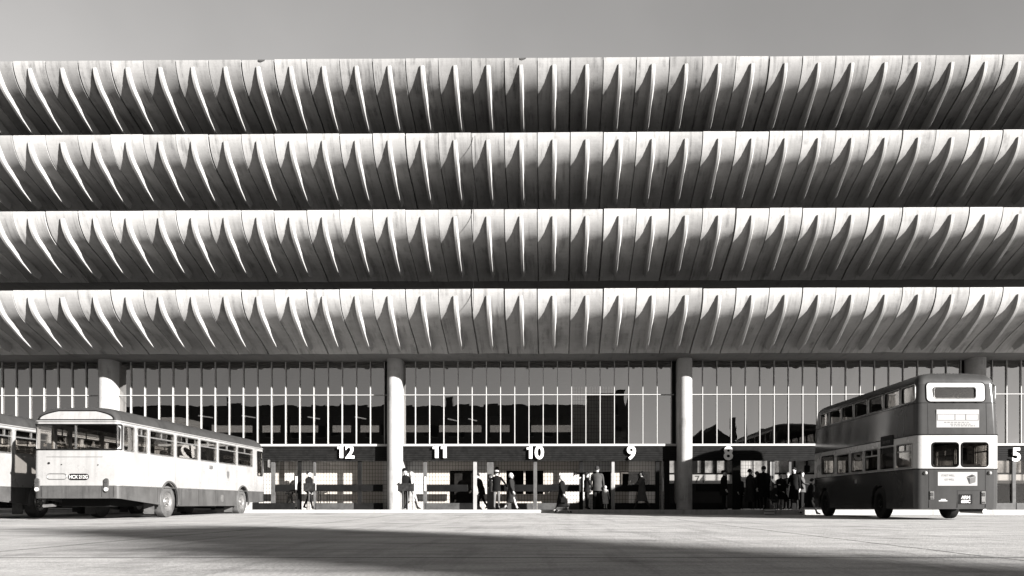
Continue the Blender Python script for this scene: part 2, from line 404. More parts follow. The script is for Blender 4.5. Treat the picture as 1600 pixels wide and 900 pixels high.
for lv, lip in enumerate(LIP):
    mb = MB(); cols = []
    rr = random.Random(31 + lv)
    for k in range(K0, K1 + 1):
        j = J0 + k * MODU; g = rr.choice((.008, .012, .018, .026, .014))
        dz = rr.uniform(-.012, .012); dd = rr.uniform(-.012, .012)
        cols.append((j - g - .004, 0.0, cols[-1][2] if cols else 0, cols[-1][3] if cols else 0, 0))
        cols.append((j - g, .11, 0, 0, 0)); cols.append((j + g, .11, 0, 0, 0)); cols.append((j + g + .004, 0.0, dz, dd, 0))
        for q in range(1, 8):
            t = q / 8; cols.append((j + MODU * t, 0.0, dz, dd, math.sin(math.pi * t)))
    rings = []
    for (u, notch, dz, dd, bow) in cols:
        ring = []
        for i, (d, v) in enumerate(S_PROF):
            a = Vector((S_PROF[min(i + 1, len(S_PROF) - 1)][0] - S_PROF[max(i - 1, 0)][0], S_PROF[min(i + 1, len(S_PROF) - 1)][1] - S_PROF[max(i - 1, 0)][1])).normalized()
            nx, nv = a.y, -a.x
            hol = .05 * bow * min(1, v / .6) * (1 if v < 1.7 else .3)
            n_ = notch + hol
            top = notch * .5 if i == 0 else 0
            ring.append((u, d + dd + nx * n_, lip + dz - v - nv * n_ - top))
        ring.append((u, 3.0, lip - 1.93 + .30)); ring.append((u, 2.2, lip - 1.3)); ring.append((u, .9, lip - .72)); ring.append((u, .22, lip - .18)); ring.append((u, .2, lip + dz - .004 - notch * .5))
        rings.append(ring)
    mb.loft(rings)
    pr = mb.build('parapet', M_shell[lv], ST, smooth=38)
    if lv == 0:
        for xc in (408, 816):
            uc_ = u_at(xc, 0); q = MB(); q.prism([(uc_ + .13 * math.cos(R(a)) * (1 + .15 * math.sin(a)), lip - .015 + .075 * math.sin(R(a))) for a in range(180, 361, 20)], 'y', -.022, .02); q.build('broken_edge', M_kick, pr)
    # the parking deck behind
    db = MB(); db.box(J0 + K0 * MODU, J0 + K1 * MODU, 3.004, 34, lip - 1.925, lip - 1.60)
    db.build('deck_slab', M_conc, ST)
    bk = MB(); bk.box(J0 + K0 * MODU, J0 + K1 * MODU, 22, 22.3, lip - 1.6, lip + 1.0 if lv else lip - 1.2); bk.build('rear_parapet', M_conc, ST)
    for k in range(K0, K1):
        u = J0 + (k + .5) * MODU
        if -13 <= k <= 11:
            f = bpy.data.objects.new('fin', FIN); COL.objects.link(f); f.parent = pr; f.location = (u, 0, lip)
        else:
            far_fins.add([(v.co.x + u, v.co.y, v.co.z + lip) for v in FIN.vertices], [tuple(p.vertices) for p in FIN.polygons])
o = far_fins.build('outer_fins', M_fin, ST, smooth=28); o['kind'] = 'stuff'
# inner columns of the car park decks and the dark soffit over the hall
GL = 4.75                                           # glazing line
COLU = [-6.57 + 12.63 * k for k in range(-2, 4)]
SOF = LIP[3] - 1.93
mb = MB()
def capsule(u, d0, d1, wd, z0, z1, n=14):
    r = wd / 2; p = []
    for k in range(n + 1):
        a = math.pi + math.pi * k / n; p.append((u + r * math.cos(a), d0 + r + r * math.sin(a)))
    for k in range(n + 1):
        a = math.pi * k / n; p.append((u + r * math.cos(a), d1 - r + r * math.sin(a)))
    return MB().prism(p, 'z', z0, z1)
for u in COLU:
    capsule(u, 3.95, 5.6, .62, PAVE - .1, SOF + .02).build('column', M_column, ST, smooth=40)
for lv in range(3):
    for u in COLU:
        MB().box(u - .3, u + .3, 6, 7, LIP[lv + 1] - 1.6, LIP[lv] - 1.92).build('deck_column', M_conc, ST)
# hall: ceiling, rear wall with a strip of windows, side returns
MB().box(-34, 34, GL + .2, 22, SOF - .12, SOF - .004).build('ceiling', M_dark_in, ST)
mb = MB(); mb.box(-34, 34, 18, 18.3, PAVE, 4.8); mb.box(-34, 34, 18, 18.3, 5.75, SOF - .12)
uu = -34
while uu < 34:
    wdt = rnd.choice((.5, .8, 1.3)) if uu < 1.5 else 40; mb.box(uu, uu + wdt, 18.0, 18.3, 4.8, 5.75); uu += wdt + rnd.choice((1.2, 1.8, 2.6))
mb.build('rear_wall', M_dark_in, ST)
MB().box(-34, 34, 18.12, 18.14, 4.8, 5.75).build('rear_glazing', glass('tinted_glass', .03, .45), ST)
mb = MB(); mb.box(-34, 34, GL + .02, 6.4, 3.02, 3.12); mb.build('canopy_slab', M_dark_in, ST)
# tiled pier, and a dark block standing in for a reflection in the upper windows
ua, ub, uc = u_at(895, 8), u_at(958, 8), u_at(1000, 8)
MB().box(ua, ub, 8, 9.2, PAVE, 6.1).build('tiled_pier', M_tile, ST)
MB().box(ub + .01, uc + .5, 8.2, 9.6, PAVE, 5.75).build('dark_block', M_black, ST)
for x, y in ((705, 655), (737, 655), (315, 650), (383, 650), (486, 652), (560, 652)):
    u = u_at(x, 11); z = z_at(y, u, 11)
    c = MB(); c.tube([(u - .16, 11.0, z + .02), (u + .16, 12.0, z + .02)], .03, 8); c.build('ceiling_light', M_tube, ST)
# glazed bays: mullions, transom, sill, glass
ZT = 5.27; ZS = 3.12
for k in range(len(COLU) - 1):
    a, b = COLU[k] + .22, COLU[k + 1] - .52
    n = 19; pw = (b - a) / n; rg = random.Random(50 + k)
    g = MB(); zr = (ZS - .02, ZT, SOF - .004)
    g.add([(a + i * pw, GL + .012 + rg.uniform(-.0022, .0022), z) for z in zr for i in range(n + 1)], [(j * (n + 1) + i, j * (n + 1) + i + 1, (j + 1) * (n + 1) + i + 1, (j + 1) * (n + 1) + i) for j in range(2) for i in range(n)])
    gl = g.build('window', M_glaz, ST, fix=False)
    f = MB()
    for i in range(n + 1):
        u = a + i * pw; f.box(u - .0155, u + .0155, GL - .065, GL - .002, ZS - .02, SOF - .01)
    f.build('mullions', M_mull, gl)
    f = MB(); f.box(a, b + .1, GL - .075, GL - .004, ZT - .016, ZT + .016); f.build('transom', M_mull, gl)
    f = MB(); f.box(COLU[k] + .3, COLU[k + 1] - .3, GL - .22, GL + .05, ZS - .12, ZS - .02); f.build('sill', M_mull, gl, bevel=.01)
    f = MB(); f.box(b + .03, COLU[k + 1] + .1, GL + .1, GL + .25, ZS, SOF); f.build('jamb', M_black, gl); f = MB(); f.box(COLU[k] - .1, a - .03, GL + .1, GL + .25, ZS, SOF); f.build('jamb', M_black, gl)
    # slatted fascia
    f = MB(); z = 2.36; poly = [(GL + .02, 2.36)]
    while z < 2.98:
        poly += [(GL - .14, z), (GL - .14, z + .052), (GL - .118, z + .058), (GL - .118, z + .074)]; z += .08
    poly += [(GL - .14, 3.0), (GL + .02, 3.0)]
    f.prism(poly, 'x', COLU[k] + .31, COLU[k + 1] - .31); f.build('fascia', M_slat, ST)
# doors: posts, rails, kick boards, handles
def post(x0, x1, y0, y1, m, name='door_post', d=GL, dp=.10):
    u0, u1 = u_at(x0, d), u_at(x1, d); um = (u0 + u1) / 2
    z1 = z_at(y0, um, d); z0 = max(PAVE, z_at(y1, um, d))
    return MB().box(u0, u1, d - dp / 2, d + dp / 2, z0, z1).build(name, m, ST, bevel=.006)
TOPY, BOT = 719, 800
for x0, x1, m in ((424, 430, M_post), (465.5, 471, M_black), (490, 493.5, M_post), (559, 565, M_black), (661.5, 667, M_post), (739.5, 745, M_lightpost),
                  (833.5, 839, M_post), (905, 911, M_black), (955.5, 960, M_lightpost), (1024, 1030, M_black), (1033, 1036, M_lightpost), (1038, 1046, M_black),
                  (1144, 1157, M_black), (1132, 1136, M_post), (1206, 1210, M_post), (1203, 1205, M_lightpost), (1581, 1586.5, M_post), (1232, 1236, M_post), (1546, 1549, M_black),
                  (120, 125, M_post), (30, 36, M_post), (250, 256, M_black), (330, 336, M_post)):
    post(x0, x1, TOPY, BOT, m)
post(761, 771, TOPY, BOT, M_post, d=GL + .02)
for x0, x1, y0, y1 in ((461.5, 464.8, 744, 766), (490.4, 493.8, 744, 766.5), (663, 666, 744.5, 767.5), (767, 770, 745, 768.5), (905, 908, 745.5, 769), (1035, 1037, 747, 768), (1203, 1205, 747, 766)):
    post(x0, x1, y0, y1, M_white, 'door_handle', GL - .09, .05)
for x0, x1 in ((431, 461.5), (494, 598), (667.5, 731), (771.5, 833), (839.5, 905), (961, 1024), (256, 330), (1088, 1131), (1236, 1275)):
    post(x0, x1, 757.3, 768, M_rail, 'rail')
for x0, x1, m in ((395, 461, M_black), (494, 553, M_kick), (553.3, 598, M_black), (665, 718, M_kick), (718.4, 739, M_black), (772, 833, M_kick), (839.5, 905, M_kick), (961, 1024, M_black), (1046, 1131, M_black), (1237, 1290, M_black), (1549, 1581, M_post), (1587, 1640, M_post), (125, 250, M_black)):
    post(x0, x1, 786, 800, m, 'kick_board', dp=.14)
for x0, x1 in ((494, 559), (565.4, 598), (431, 461), (667.5, 739), (772, 833), (839.5, 905), (961, 1024), (1549, 1581), (1587, 1640)):
    u0, u1 = u_at(x0, GL), u_at(x1, GL)
    MB().box(u0, u1, GL + .055, GL + .062, .45, 2.35).build('door_pane', M_doorglass, ST)
# tiled wall behind the doors, with openings
DT = 5.65
def tile(x0, x1, y0, y1, top=False):
    u0, u1 = u_at(x0, DT), u_at(x1, DT); um = (u0 + u1) / 2
    return (u0, u1, PAVE if y1 >= 790 else z_at(y1, um, DT), 2.9 if y0 <= 715 else z_at(y0, um, DT))
mb = MB()
for x0, x1, y0, y1 in ((380, 703, 700, 800), (703, 740, 700, 735), (740, 791, 700, 800), (791, 849, 700, 735), (791, 849, 772, 800), (849, 926, 700, 800), (926, 955, 700, 737), (955, 970, 700, 800), (970, 1015, 700, 738), (970, 1015, 768, 800), (1015, 1041, 700, 800)):
    u0, u1, z0, z1 = tile(x0, x1, y0, y1); mb.box(u0, u1, DT, DT + .15, z0, z1)
for x in (819.5,):
    u0, u1, z0, z1 = tile(x - 1.3, x + 1.3, 735, 772); mb.box(u0, u1, DT, DT + .15, z0, z1)
mb.build('tile_wall', M_tile, ST)
u0, u1, z0, z1 = tile(703.5, 739.5, 735.3, 800); MB().box(u0, u1, DT + .05, DT + .1, z0, z1).build('inner_door', M_slat, ST)
u0, u1, z0, z1 = tile(970, 1015, 738, 768)
f = MB(); f.box(u0, u1, DT - .04, DT - .004, z1 - .06, z1 + .03); f.box(u0, u0 + .07, DT - .04, DT - .004, z0, z1 - .06); f.box(u1 - .07, u1, DT - .04, DT - .004, z0, z1 - .06); f.build('kiosk_frame', M_post, ST)
# dark rooms behind the wall
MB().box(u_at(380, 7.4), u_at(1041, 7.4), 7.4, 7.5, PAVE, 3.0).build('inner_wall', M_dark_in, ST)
# banded screen standing in for a bus seen through the hall
DS = 9.6
us0, us1 = u_at(1043, DS), 27.0
mb = MB(); mb.box(us0, us1, DS, DS + .08, PAVE, 1.48); mb.build('standin_base', M_dark_in, ST)
mb = MB(); mb.box(us0, us1, DS - .03, DS + .05, 1.484, 1.93); mb.build('white_band', M_white, ST)
mb = MB(); mb.box(us0, us1, DS, DS + .06, 1.934, 2.02); mb.box(us0, us1, DS, DS + .06, 2.72, 3.2)
u = us0; i = 0
while u < us1:
    mb.box(u, u + rnd.choice((.07, .07, .16, .3)), DS, DS + .06, 2.024, 2.716); u += rnd.choice((.6, .9, 1.2))
mb.build('standin_frame', M_black, ST)
M_backing = plain('mottled_grey_backing', .30, .8, 0, .55, 2.2)
mb = MB(); mb.box(us0, us1, DS + .1, DS + .12, 1.95, 2.8); mb.build('window_backing', M_backing, ST)  # grey sheet added in place of the bright windows beyond
uu0, uu1 = u_at(1157, 9.2), u_at(1180, 9.2)
mb = MB(); mb.box(uu0, uu1, 9.2, 9.5, 1.3, 2.95); mb.build('tiled_panel', M_tile, ST)
u7 = u_at(1093, DS)
text_obj('band_number', '74', .52, M_greyink, ST, (u7, DS - .034, 1.52), .003, .004)
# gate numbers: cut-out figures standing off the fascia
ONE = [(.0, .0), (.145, .0), (.145, .585), (.045, .585), (.03, .53), (-.02, .495), (-.10, .485), (-.10, .395), (.0, .395)]
def numerals(s):
    q = MB(); x = 0
    for ch in s:
        if ch == '1':
            q.prism([(x + .11 + a, b) for a, b in ONE], 'y', -.022, .022); x += .36
        else:
            t = text_obj('digit', ch, .80, M_white, None, (0, 0, 0), .022, .024); ws = [v.co.x for v in t.data.vertices]; w0, w1 = min(ws), max(ws)
            q.add([(x + v.co.x - w0, -v.co.z, v.co.y) for v in t.data.vertices], [tuple(p.vertices) for p in t.data.polygons]); x += w1 - w0 + .07; bpy.data.objects.remove(t)
    half = (max(v[0] for v in q.v) + min(v[0] for v in q.v)) / 2
    q.v = [(a - half, b, c) for a, b, c in q.v]
    return q.build('gate_number', M_number)
for s, x, yb in (('12', 540.5, 715.5), ('11', 687, 715.5), ('10', 836.5, 716.5), ('9', 986.5, 717), ('8', 1138, 718), ('5', 1588, 720)):
    d = GL - .25; u = u_at(x, d); z = z_at(yb, u, d)
    o = numerals(s); o.location = W(u, d, z); o.rotation_euler = (0, 0, -TH)
    where = {'12': 'left of the second round column', '11': 'just right of the fully lit column', '10': 'above the wall clock and dark windows', '9': 'above the kiosk window', '8': 'in the shadow on the fascia', '5': 'beside the double-decker bus'}[s]
    tag(o, f'white cut-out number {s} on the black slatted fascia {where}', 'sign', 'white gate numbers on the fascia')
# things on the tiled wall
u = u_at(776.5, DT - .03); z = z_at(732, u, DT)
ck = empty('wall_clock', W(u, DT - .02, z), -TH)
c = MB(); c.cyl((0, 0, 0), .085, 'y', -.05, 24); c.build('clock_case', M_black, ck, smooth=40)
c = MB(); c.cyl((0, -.052, 0), .065, 'y', -.004, 24); c.build('clock_face', M_kick, ck)
tag(ck, 'small round dark clock on the white tiles above a notice', 'clock')
u = u_at(776.5, DT - .03); z = z_at(738.5, u, DT)
nb = empty('notice_board', W(u, DT - .02, z), -TH)
c = MB(); c.box(-.13, .13, -.03, 0, -.085, .085); c.build('board', M_black, nb)
c = MB(); c.box(-.09, .09, -.036, -.0305, -.03, .03); c.build('paper', M_kick, nb)
tag(nb, 'little dark notice board on white tiles directly under the round clock', 'notice')
u = u_at(908, DT - .02); z = z_at(741, u, DT)
o = text_obj('shop_lettering', 'James', .22, M_black, None, W(u, DT - .02, z), .01, .006, (R(90), 0, -TH), 1.25)
tag(o, 'black lettering Ja es on white tiles, partly behind a dark door post', 'lettering')
# loose cable down the front
mb = MB(); pts = []
for i in range(24):
    t = i / 23; y = 212 + t * 275; d = -.06 + .015 * math.sin(t * 7); u = u_at(742 - 3.5 * t + .9 * math.sin(t * 9), d); pts.append(W(u, d, z_at(y, u, d)))
mb.tube(pts, .009, 6); o = mb.build('cable', M_black); tag(o, 'thin dark cable hanging down over the middle of the curved parapets', 'cable')

# ------------------------------------------------------------------ buses
def plan(x0, x1, y0, y1, r0, r1, n=6):
    """plan outline, counter-clockwise; r0 = rear corner radius, r1 = front corner radius"""
    p = []
    for cx, cy, a0, r in ((x0 + r0, y0 + r0, 180, r0), (x1 - r0, y0 + r0, 270, r0), (x1 - r1, y1 - r1, 0, r1), (x0 + r1, y1 - r1, 90, r1)):
        for k in range(n + 1):
            a = R(a0 + 90 * k / n); p.append((cx + r * math.cos(a), cy + r * math.sin(a)))
    return p
def hull(wd, ln, prof, r0, r1, th=.045):
    """prof: (z, side inset, rear inset, front inset); a closed thick shell, open below"""
    mb = MB(); hw = wd / 2
    outer = [[(x, y, z) for x, y in plan(-hw + sx, hw - sx, ry, ln - fy, max(.05, r0 - .0 * ry), r1)] for z, sx, ry, fy in prof]
    inner = [[(x, y, z - (th if i > len(prof) - 7 else 0) - (.0 if i < len(prof) - 7 else .0)) for x, y in plan(-hw + sx + th, hw - sx - th, ry + th, ln - fy - th, max(.04, r0 - th), max(.04, r1 - th))] for i, (z, sx, ry, fy) in enumerate(prof)]
    n = len(outer[0]); vs = [p for r in outer for p in r]; no = len(vs); vs += [p for r in inner for p in r]; fs = []
    L = len(prof)
    for i in range(L - 1):
        for j in range(n):
            k = (j + 1) % n
            fs.append((i * n + j, i * n + k, (i + 1) * n + k, (i + 1) * n + j))
            fs.append((no + i * n + k, no + i * n + j, no + (i + 1) * n + j, no + (i + 1) * n + k))
    for j in range(n):
        k = (j + 1) % n; fs.append((k, j, no + j, no + k))
    fs.append(tuple((L - 1) * n + j for j in range(n))); fs.append(tuple(no + (L - 1) * n + j for j in range(n - 1, -1, -1)))
    mb.add(vs, fs); return mb
def cut(body_mb, cutters):
    """subtract the cutter solids from the shell, return one mesh"""
    b = body_mb.build('tmp_shell', M_white)
    c = MB()
    for q in cutters: c.add(q.v, q.f)
    c = c.build('tmp_cut', M_white)
    m = b.modifiers.new('cut', 'BOOLEAN'); m.operation = 'DIFFERENCE'; m.solver = 'EXACT'; m.object = c
    me = evaluated(b); bpy.data.objects.remove(b); bpy.data.objects.remove(c); return me
def split_mesh(me, key):
    """faces of a mesh sorted into MB objects by key(face centre, normal)"""
    out_ = {}
    for p in me.polygons:
        k = key(p.center, p.normal); q = out_.setdefault(k, (MB(), {}))
        mb_, mp = q; ids = []
        for vi in p.vertices:
            if vi not in mp: mp[vi] = len(mb_.v); mb_.v.append(tuple(me.vertices[vi].co))
            ids.append(mp[vi])
        mb_.f.append(tuple(ids)); mb_.m.append(0)
    return {k: q[0] for k, q in out_.items()}
def side_cut(x, y0, y1, z0, z1, r=.07, deep=.25):
    return MB().prism(rrect(y0, y1, z0, z1, r), 'x', x - deep, x + deep)
def end_cut(y, x0, x1, z0, z1, r=.09, deep=.3):
    return MB().prism(rrect(x0, x1, z0, z1, r), 'y', y - deep, y + deep)
def side_window(root, x, y0, y1, z0, z1, mframe, r=.07, bars=None, name='window', mglass=None):
    sgn = 1 if x > 0 else -1
    g = MB(); g.prism(rrect(y0 - .01, y1 + .01, z0 - .01, z1 + .01, r), 'x', x - sgn * .03, x - sgn * .038)
    w_ = g.build(name, mglass or M_busglass, root)
    f = MB(); f.tube([(x + sgn * .004, a, b) for a, b in rrect(y0 + .005, y1 - .005, z0 + .005, z1 - .005, r)], .021, 6, 0, True)
    f.build('window_frame', mframe, w_, smooth=50)
    if bars:
        zb = z1 - (z1 - z0) * .3
        f = MB(); f.box(x - sgn * .028, x - sgn * .005, y0, y1, zb - .02, zb + .02); f.build('slider_bar', mframe, w_)
        f = MB(); f.box(x - sgn * .028, x - sgn * .005, (y0 + y1) / 2 - .016, (y0 + y1) / 2 + .016, zb + .021, z1); f.build('slider_bar', mframe, w_)
    return w_
def end_window(root, y, x0, x1, z0, z1, mframe, r=.09, name='rear_window', sgn=-1):
    g = MB(); g.prism(rrect(x0 - .01, x1 + .01, z0 - .01, z1 + .01, r), 'y', y - sgn * .03, y - sgn * .038)
    w_ = g.build(name, M_busglass, root)
    f = MB(); f.tube([(a, y + sgn * .004, b) for a, b in rrect(x0 + .005, x1 - .005, z0 + .005, z1 - .005, r)], .019, 6, 0, True)
    f.build('window_frame', mframe, w_, smooth=50); return w_
def wheel(root, x, y, r, wd, side, mrim=None, mtyre=None):
    e = empty('wheel', (x, y, r)); e.parent = root
    h = wd / 2; s = side
    t = MB(); t.lathe((0, 0, 0), [(-h * s, r * .60), (-h * s, r * .9), (-h * .8 * s, r * .985), (-h * .4 * s, r), (h * .4 * s, r), (h * .8 * s, r * .985), (h * s, r * .9), (h * s, r * .64), (h * .75 * s, r * .58), (-h * .8 * s, r * .58)], 'x', 40)
    t.build('tyre', mtyre or M_rubber, e, smooth=35)
    t = MB(); t.lathe((0, 0, 0), [(h * .1 * s, r * .5), (h * .8 * s, r * .59), (h * .72 * s, r * .55), (h * .35 * s, r * .46), (h * .3 * s, r * .34), (h * .55 * s, r * .30), (h * .6 * s, r * .2), (h * .95 * s, r * .17), (h * 1.0 * s, r * .1), (h * 1.0 * s, 0.001)], 'x', 32)
    t.build('rim', mrim or M_steel, e, smooth=35)
    for k in range(8):
        a = k * math.pi / 4; t = MB(); t.cyl((h * .5 * s, r * .25 * math.cos(a), r * .25 * math.sin(a)), .022, 'x', .035 * s, 8); t.build('wheel_nut', M_chrome, e)
    return e
def seats(root, ys, z, hw, name='seat'):
    me = None
    for y in ys:
        for sx in (-1, 1):
            if me is None:
                m_ = MB(); m_.box(-.42, .42, -.05, .40, 0, .12); m_.box(-.42, .42, -.10, -.02, .10, .62)
                o_ = m_.build(name, M_seat, root, bevel=.04); me = o_
            else:
                o_ = me.copy(); COL.objects.link(o_)
            o_.location = (sx * (hw - .52), y, z)
# --- the cream single-decker
SW, SL = 2.44, 12.1
def make_single():
    root = empty('single_decker_bus')
    hw = SW / 2
    prof = [(.36, 0, 0, 0), (.62, 0, 0, 0), (.95, 0, 0, 0), (1.0, 0, 0, 0), (1.9, 0, .01, .02), (2.72, .02, .02, .06), (2.81, .025, .02, .08), (2.87, .04, .025, .10), (2.97, .085, .04, .15), (3.06, .16, .06, .22), (3.13, .27, .10, .32), (3.19, .45, .20, .5), (3.225, .72, .42, .9)]
    h = hull(SW, SL, prof, .14, .22)
    wins = [(.23, .87, 0), (1.04, 1.65, 1), (1.80, 3.44, 1), (3.61, 5.30, 1), (5.46, 6.90, 1), (7.07, 8.82, 1), (8.95, 10.62, 1)]
    cutters = []
    for sx in (-1, 1):
        for a, b, _ in wins: cutters.append(side_cut(sx * hw, a, b, 1.97, 2.70))
        cutters.append(side_cut(sx * hw, 11.15, 11.8, 1.62, 2.66))
        for yw in (3.1, 9.5):
            c = MB(); c.cyl((sx * hw - .5, yw, .5), .63, 'x', 1.0, 32); cutters.append(c)
    cutters.append(end_cut(0, -1.2, 1.2, 1.99, 2.70, .13, .21))
    cutters.append(end_cut(SL, -1.02, 1.02, 1.5, 2.68, .12, .35))
    c = MB(); c.prism([(-.5, .2), (2.44, .2), (2.44, .41), (-.5, .635)], 'x', -2, 2); cutters.append(c)
    c = MB(); c.prism([(10.15, .2), (12.9, .2), (12.9, .52), (10.15, .49)], 'x', -2, 2); cutters.append(c)
    me = cut(h, cutters)
    parts = split_mesh(me, lambda c_, n_: 'roof' if c_.z > 2.80 else ('skirt' if c_.z < .955 else 'body'))
    parts['body'].build('body', M_cream, root, smooth=35, fix=False)
    parts['skirt'].build('skirt', M_skirt, root, smooth=35, fix=False)
    rf = parts['roof'].build('roof', M_roof, root, smooth=35, fix=False)
    for y0, y1, x0, x1 in ((1.6, 2.5, -.35, .35), (5.6, 6.4, -.3, .3)):
        q = MB(); q.box(x0, x1, y0, y1, 3.2, 3.29); q.build('roof_vent', M_roof, rf, bevel=.03)
    q = MB(); pts = []
    for a in range(len(plan(0, 1, 0, 1, .1, .1)) + 1): pass
    pl = plan(-hw + .02, hw - .02, .015, SL - .075, .14, .22)
    q.tube([(x * 1.008, y + (-.012 if y < .3 else 0), 2.80) for x, y in pl], .02, 6, 0, True); q.build('gutter', M_cream, root, smooth=50)
    q = MB(); pl = plan(-hw - .003, hw + .003, -.003, SL + .003, .14, .22)
    q.tube([(x, y, .955) for x, y in pl], .012, 6, 0, True); q.build('trim_strip', M_steel, root, smooth=50)
    for sx in (-1, 1):
        for a, b, bars in wins: side_window(root, sx * hw * .993, a, b, 1.97, 2.70, M_chrome if False else M_steel, .08, bars)
        side_window(root, sx * hw * .99, 11.15, 11.8, 1.62, 2.66, M_black, .07, 1, 'cab_window')
    # wrap-round rear window
    pl = [p for p in plan(-hw + .035, hw - .035, .04, SL - .1, .13, .22)]
    seq = [p for p in pl if p[1] < .17]; seq.sort(key=lambda p: p[0])
    g = MB(); g.add([(x, y, 1.97) for x, y in seq] + [(x, y, 2.72) for x, y in seq], [(i, i + 1, len(seq) + i + 1, len(seq) + i) for i in range(len(seq) - 1)])
    rw = g.build('rear_window', M_rearglass, root, smooth=60, fix=False)
    q = MB(); q.box(-.045, -.015, .0, .05, 1.98, 2.71); q.build('centre_bar', M_chrome, rw)
    pl = plan(-hw - .004, hw + .004, -.004, SL, .145, .22); seq = sorted([p for p in pl if p[1] < .2], key=lambda p: p[0])
    q = MB(); q.tube([(x, y, 1.99) for x, y in seq] + [(x, y + .01, 2.70) for x, y in reversed(seq)], .02, 6, 0, True); q.build('window_frame', M_black, rw, smooth=50)
    g = MB(); g.prism(rrect(-1.0, 1.0, 1.5, 2.66, .12), 'y', SL - .06, SL - .05); g.build('windscreen', M_busglass, root)
    # pale rear dome panel following the curve of the rear
    def rear_y(z):
        for (z0, _, r0, _), (z1, _, r1, _) in zip(prof, prof[1:]):
            if z0 <= z <= z1: return r0 + (r1 - r0) * (z - z0) / (z1 - z0)
        return .4
    rows = []; zs = [2.835 + .26 * i / 8 for i in range(9)]
    for z in zs:
        t = (z - 2.835) / .26; half = 1.06 * (1 - min(1, t) ** 2.6 * .5) ; half = half if t < 1 else .6
        rows.append([(half * (-1 + 2 * j / 14), rear_y(z) - .012 + .05 * max(0, abs(half * (-1 + 2 * j / 14)) - .98), z) for j in range(15)])
    back = [[(x * .99, y + .03, z) for x, y, z in r_] for r_ in rows]
    g = MB(); n = 15
    vs = [p for r_ in rows for p in r_]; fs = [(i * n + j, i * n + j + 1, (i + 1) * n + j + 1, (i + 1) * n + j) for i in range(8) for j in range(n - 1)]
    vs2 = [p for r_ in back for p in r_]; o_ = len(vs); fs += [(o_ + a[3], o_ + a[2], o_ + a[1], o_ + a[0]) for a in fs]
    per = [j for j in range(n)] + [i * n + n - 1 for i in range(1, 9)] + [8 * n + j for j in range(n - 2, -1, -1)] + [i * n for i in range(7, 0, -1)]
    fs += [(per[i], o_ + per[i], o_ + per[(i + 1) % len(per)], per[(i + 1) % len(per)]) for i in range(len(per))]
    g.add(vs + vs2, fs); dp_ = g.build('rear_dome_panel', M_cream, root, smooth=40)
    q = MB(); q.tube([vs[i] for i in per], .02, 6, 0, True); q.build('rubber_seal', M_black, dp_, smooth=50)
    # rear details
    for x in (-1.10, .87):
        lc = empty('lamp_cluster', (x, -.01, .97)); lc.parent = root
        q = MB(); q.prism(rrect(-.075, .075, -.20, .20, .07), 'y', 0, -.03); q.build('lamp_bezel', M_chrome, lc, bevel=.006)
        q = MB(); q.prism(rrect(-.05, .05, .07, .17, .03), 'y', -.031, -.05); q.build('lamp_lens', M_lamp_r, lc)
        q = MB(); q.prism(rrect(-.05, .05, -.04, .06, .02), 'y', -.031, -.05); q.build('lamp_lens', M_lamp_r, lc)
        q = MB(); q.cyl((0, -.031, -.115), .055, 'y', -.02, 16); q.build('lamp_lens', M_lamp_c, lc)
    np_ = empty('number_plate', (.07, -.004, 1.21)); np_.parent = root
    q = MB(); q.prism(rrect(-.29, .29, -.09, .09, .085), 'y', 0, -.015); q.build('plate', M_black, np_)
    text_obj('plate_text', 'HCX 212G', .135, M_white, np_, (0, -.017, -.047), .002, .004, (R(90), 0, 0), .86)
    q = MB(); q.tube([(a, -.006, b) for a, b in rrect(-.83, -.27, 1.14, 1.30, .078)], .012, 6, 0, True); q.build('outline_panel', M_steel, root, smooth=50)
    for x, z, r_ in ((-.78, 1.60, .03), (-.42, 1.56, .014), (.62, 1.55, .014)):
        q = MB(); q.cyl((x, .01, z), r_, 'y', -.025, 12); q.build('bolt_hole', M_black, root)
    q = MB(); q.box(-.85, .75, -.004, .01, 1.775, 1.785); q.build('panel_seam', M_steel, root)
    for z in (1.90,):
        q = MB(); q.tube([(x, y, z) for x, y in plan(-hw - .002, hw + .002, .004, SL, .14, .22) if y > .3], .012, 6); q.build('waist_bead', M_cream, root, smooth=50)
    for sx in (-1, 1):
        for y in (1.73, 3.53, 5.38, 6.98, 8.88, 10.8):
            q = MB(); q.box(sx * hw - .003, sx * hw + .003, y - .005, y + .005, 1.0, 1.88); q.build('panel_seam', M_steel, root)
    for x in (-1.0, .72, 1.06):
        q = MB(); q.box(x, x + .008, -.004, .01, .64, .95); q.build('panel_seam', M_black, root)
    for sx in (-1, 1):
        for y in (2.30, 4.0, 5.3, 6.75, 8.7, 11.9):
            q = MB(); q.box(sx * hw - .004, sx * hw + .004, y, y + .008, .40 if y > 3 else .5, .95); q.build('panel_seam', M_black, root)
        q = MB(); q.prism(rrect(6.22, 6.52, 1.70, 1.83, .05), 'x', sx * (hw - .004), sx * (hw + .02)); q.build('side_lamp', M_steel, root, bevel=.006)
        q = MB(); q.prism([(7.86, 1.68), (8.1, 1.68), (8.1, 1.5), (7.98, 1.38), (7.86, 1.5)], 'x', sx * (hw - .004), sx * (hw + .004)); q.build('crest', M_greyink, root)
        q = MB(); q.prism(rrect(7.28, 7.52, .52, .78, .03), 'x', sx * (hw - .004), sx * (hw + .006)); q.build('flap', M_steel, root)
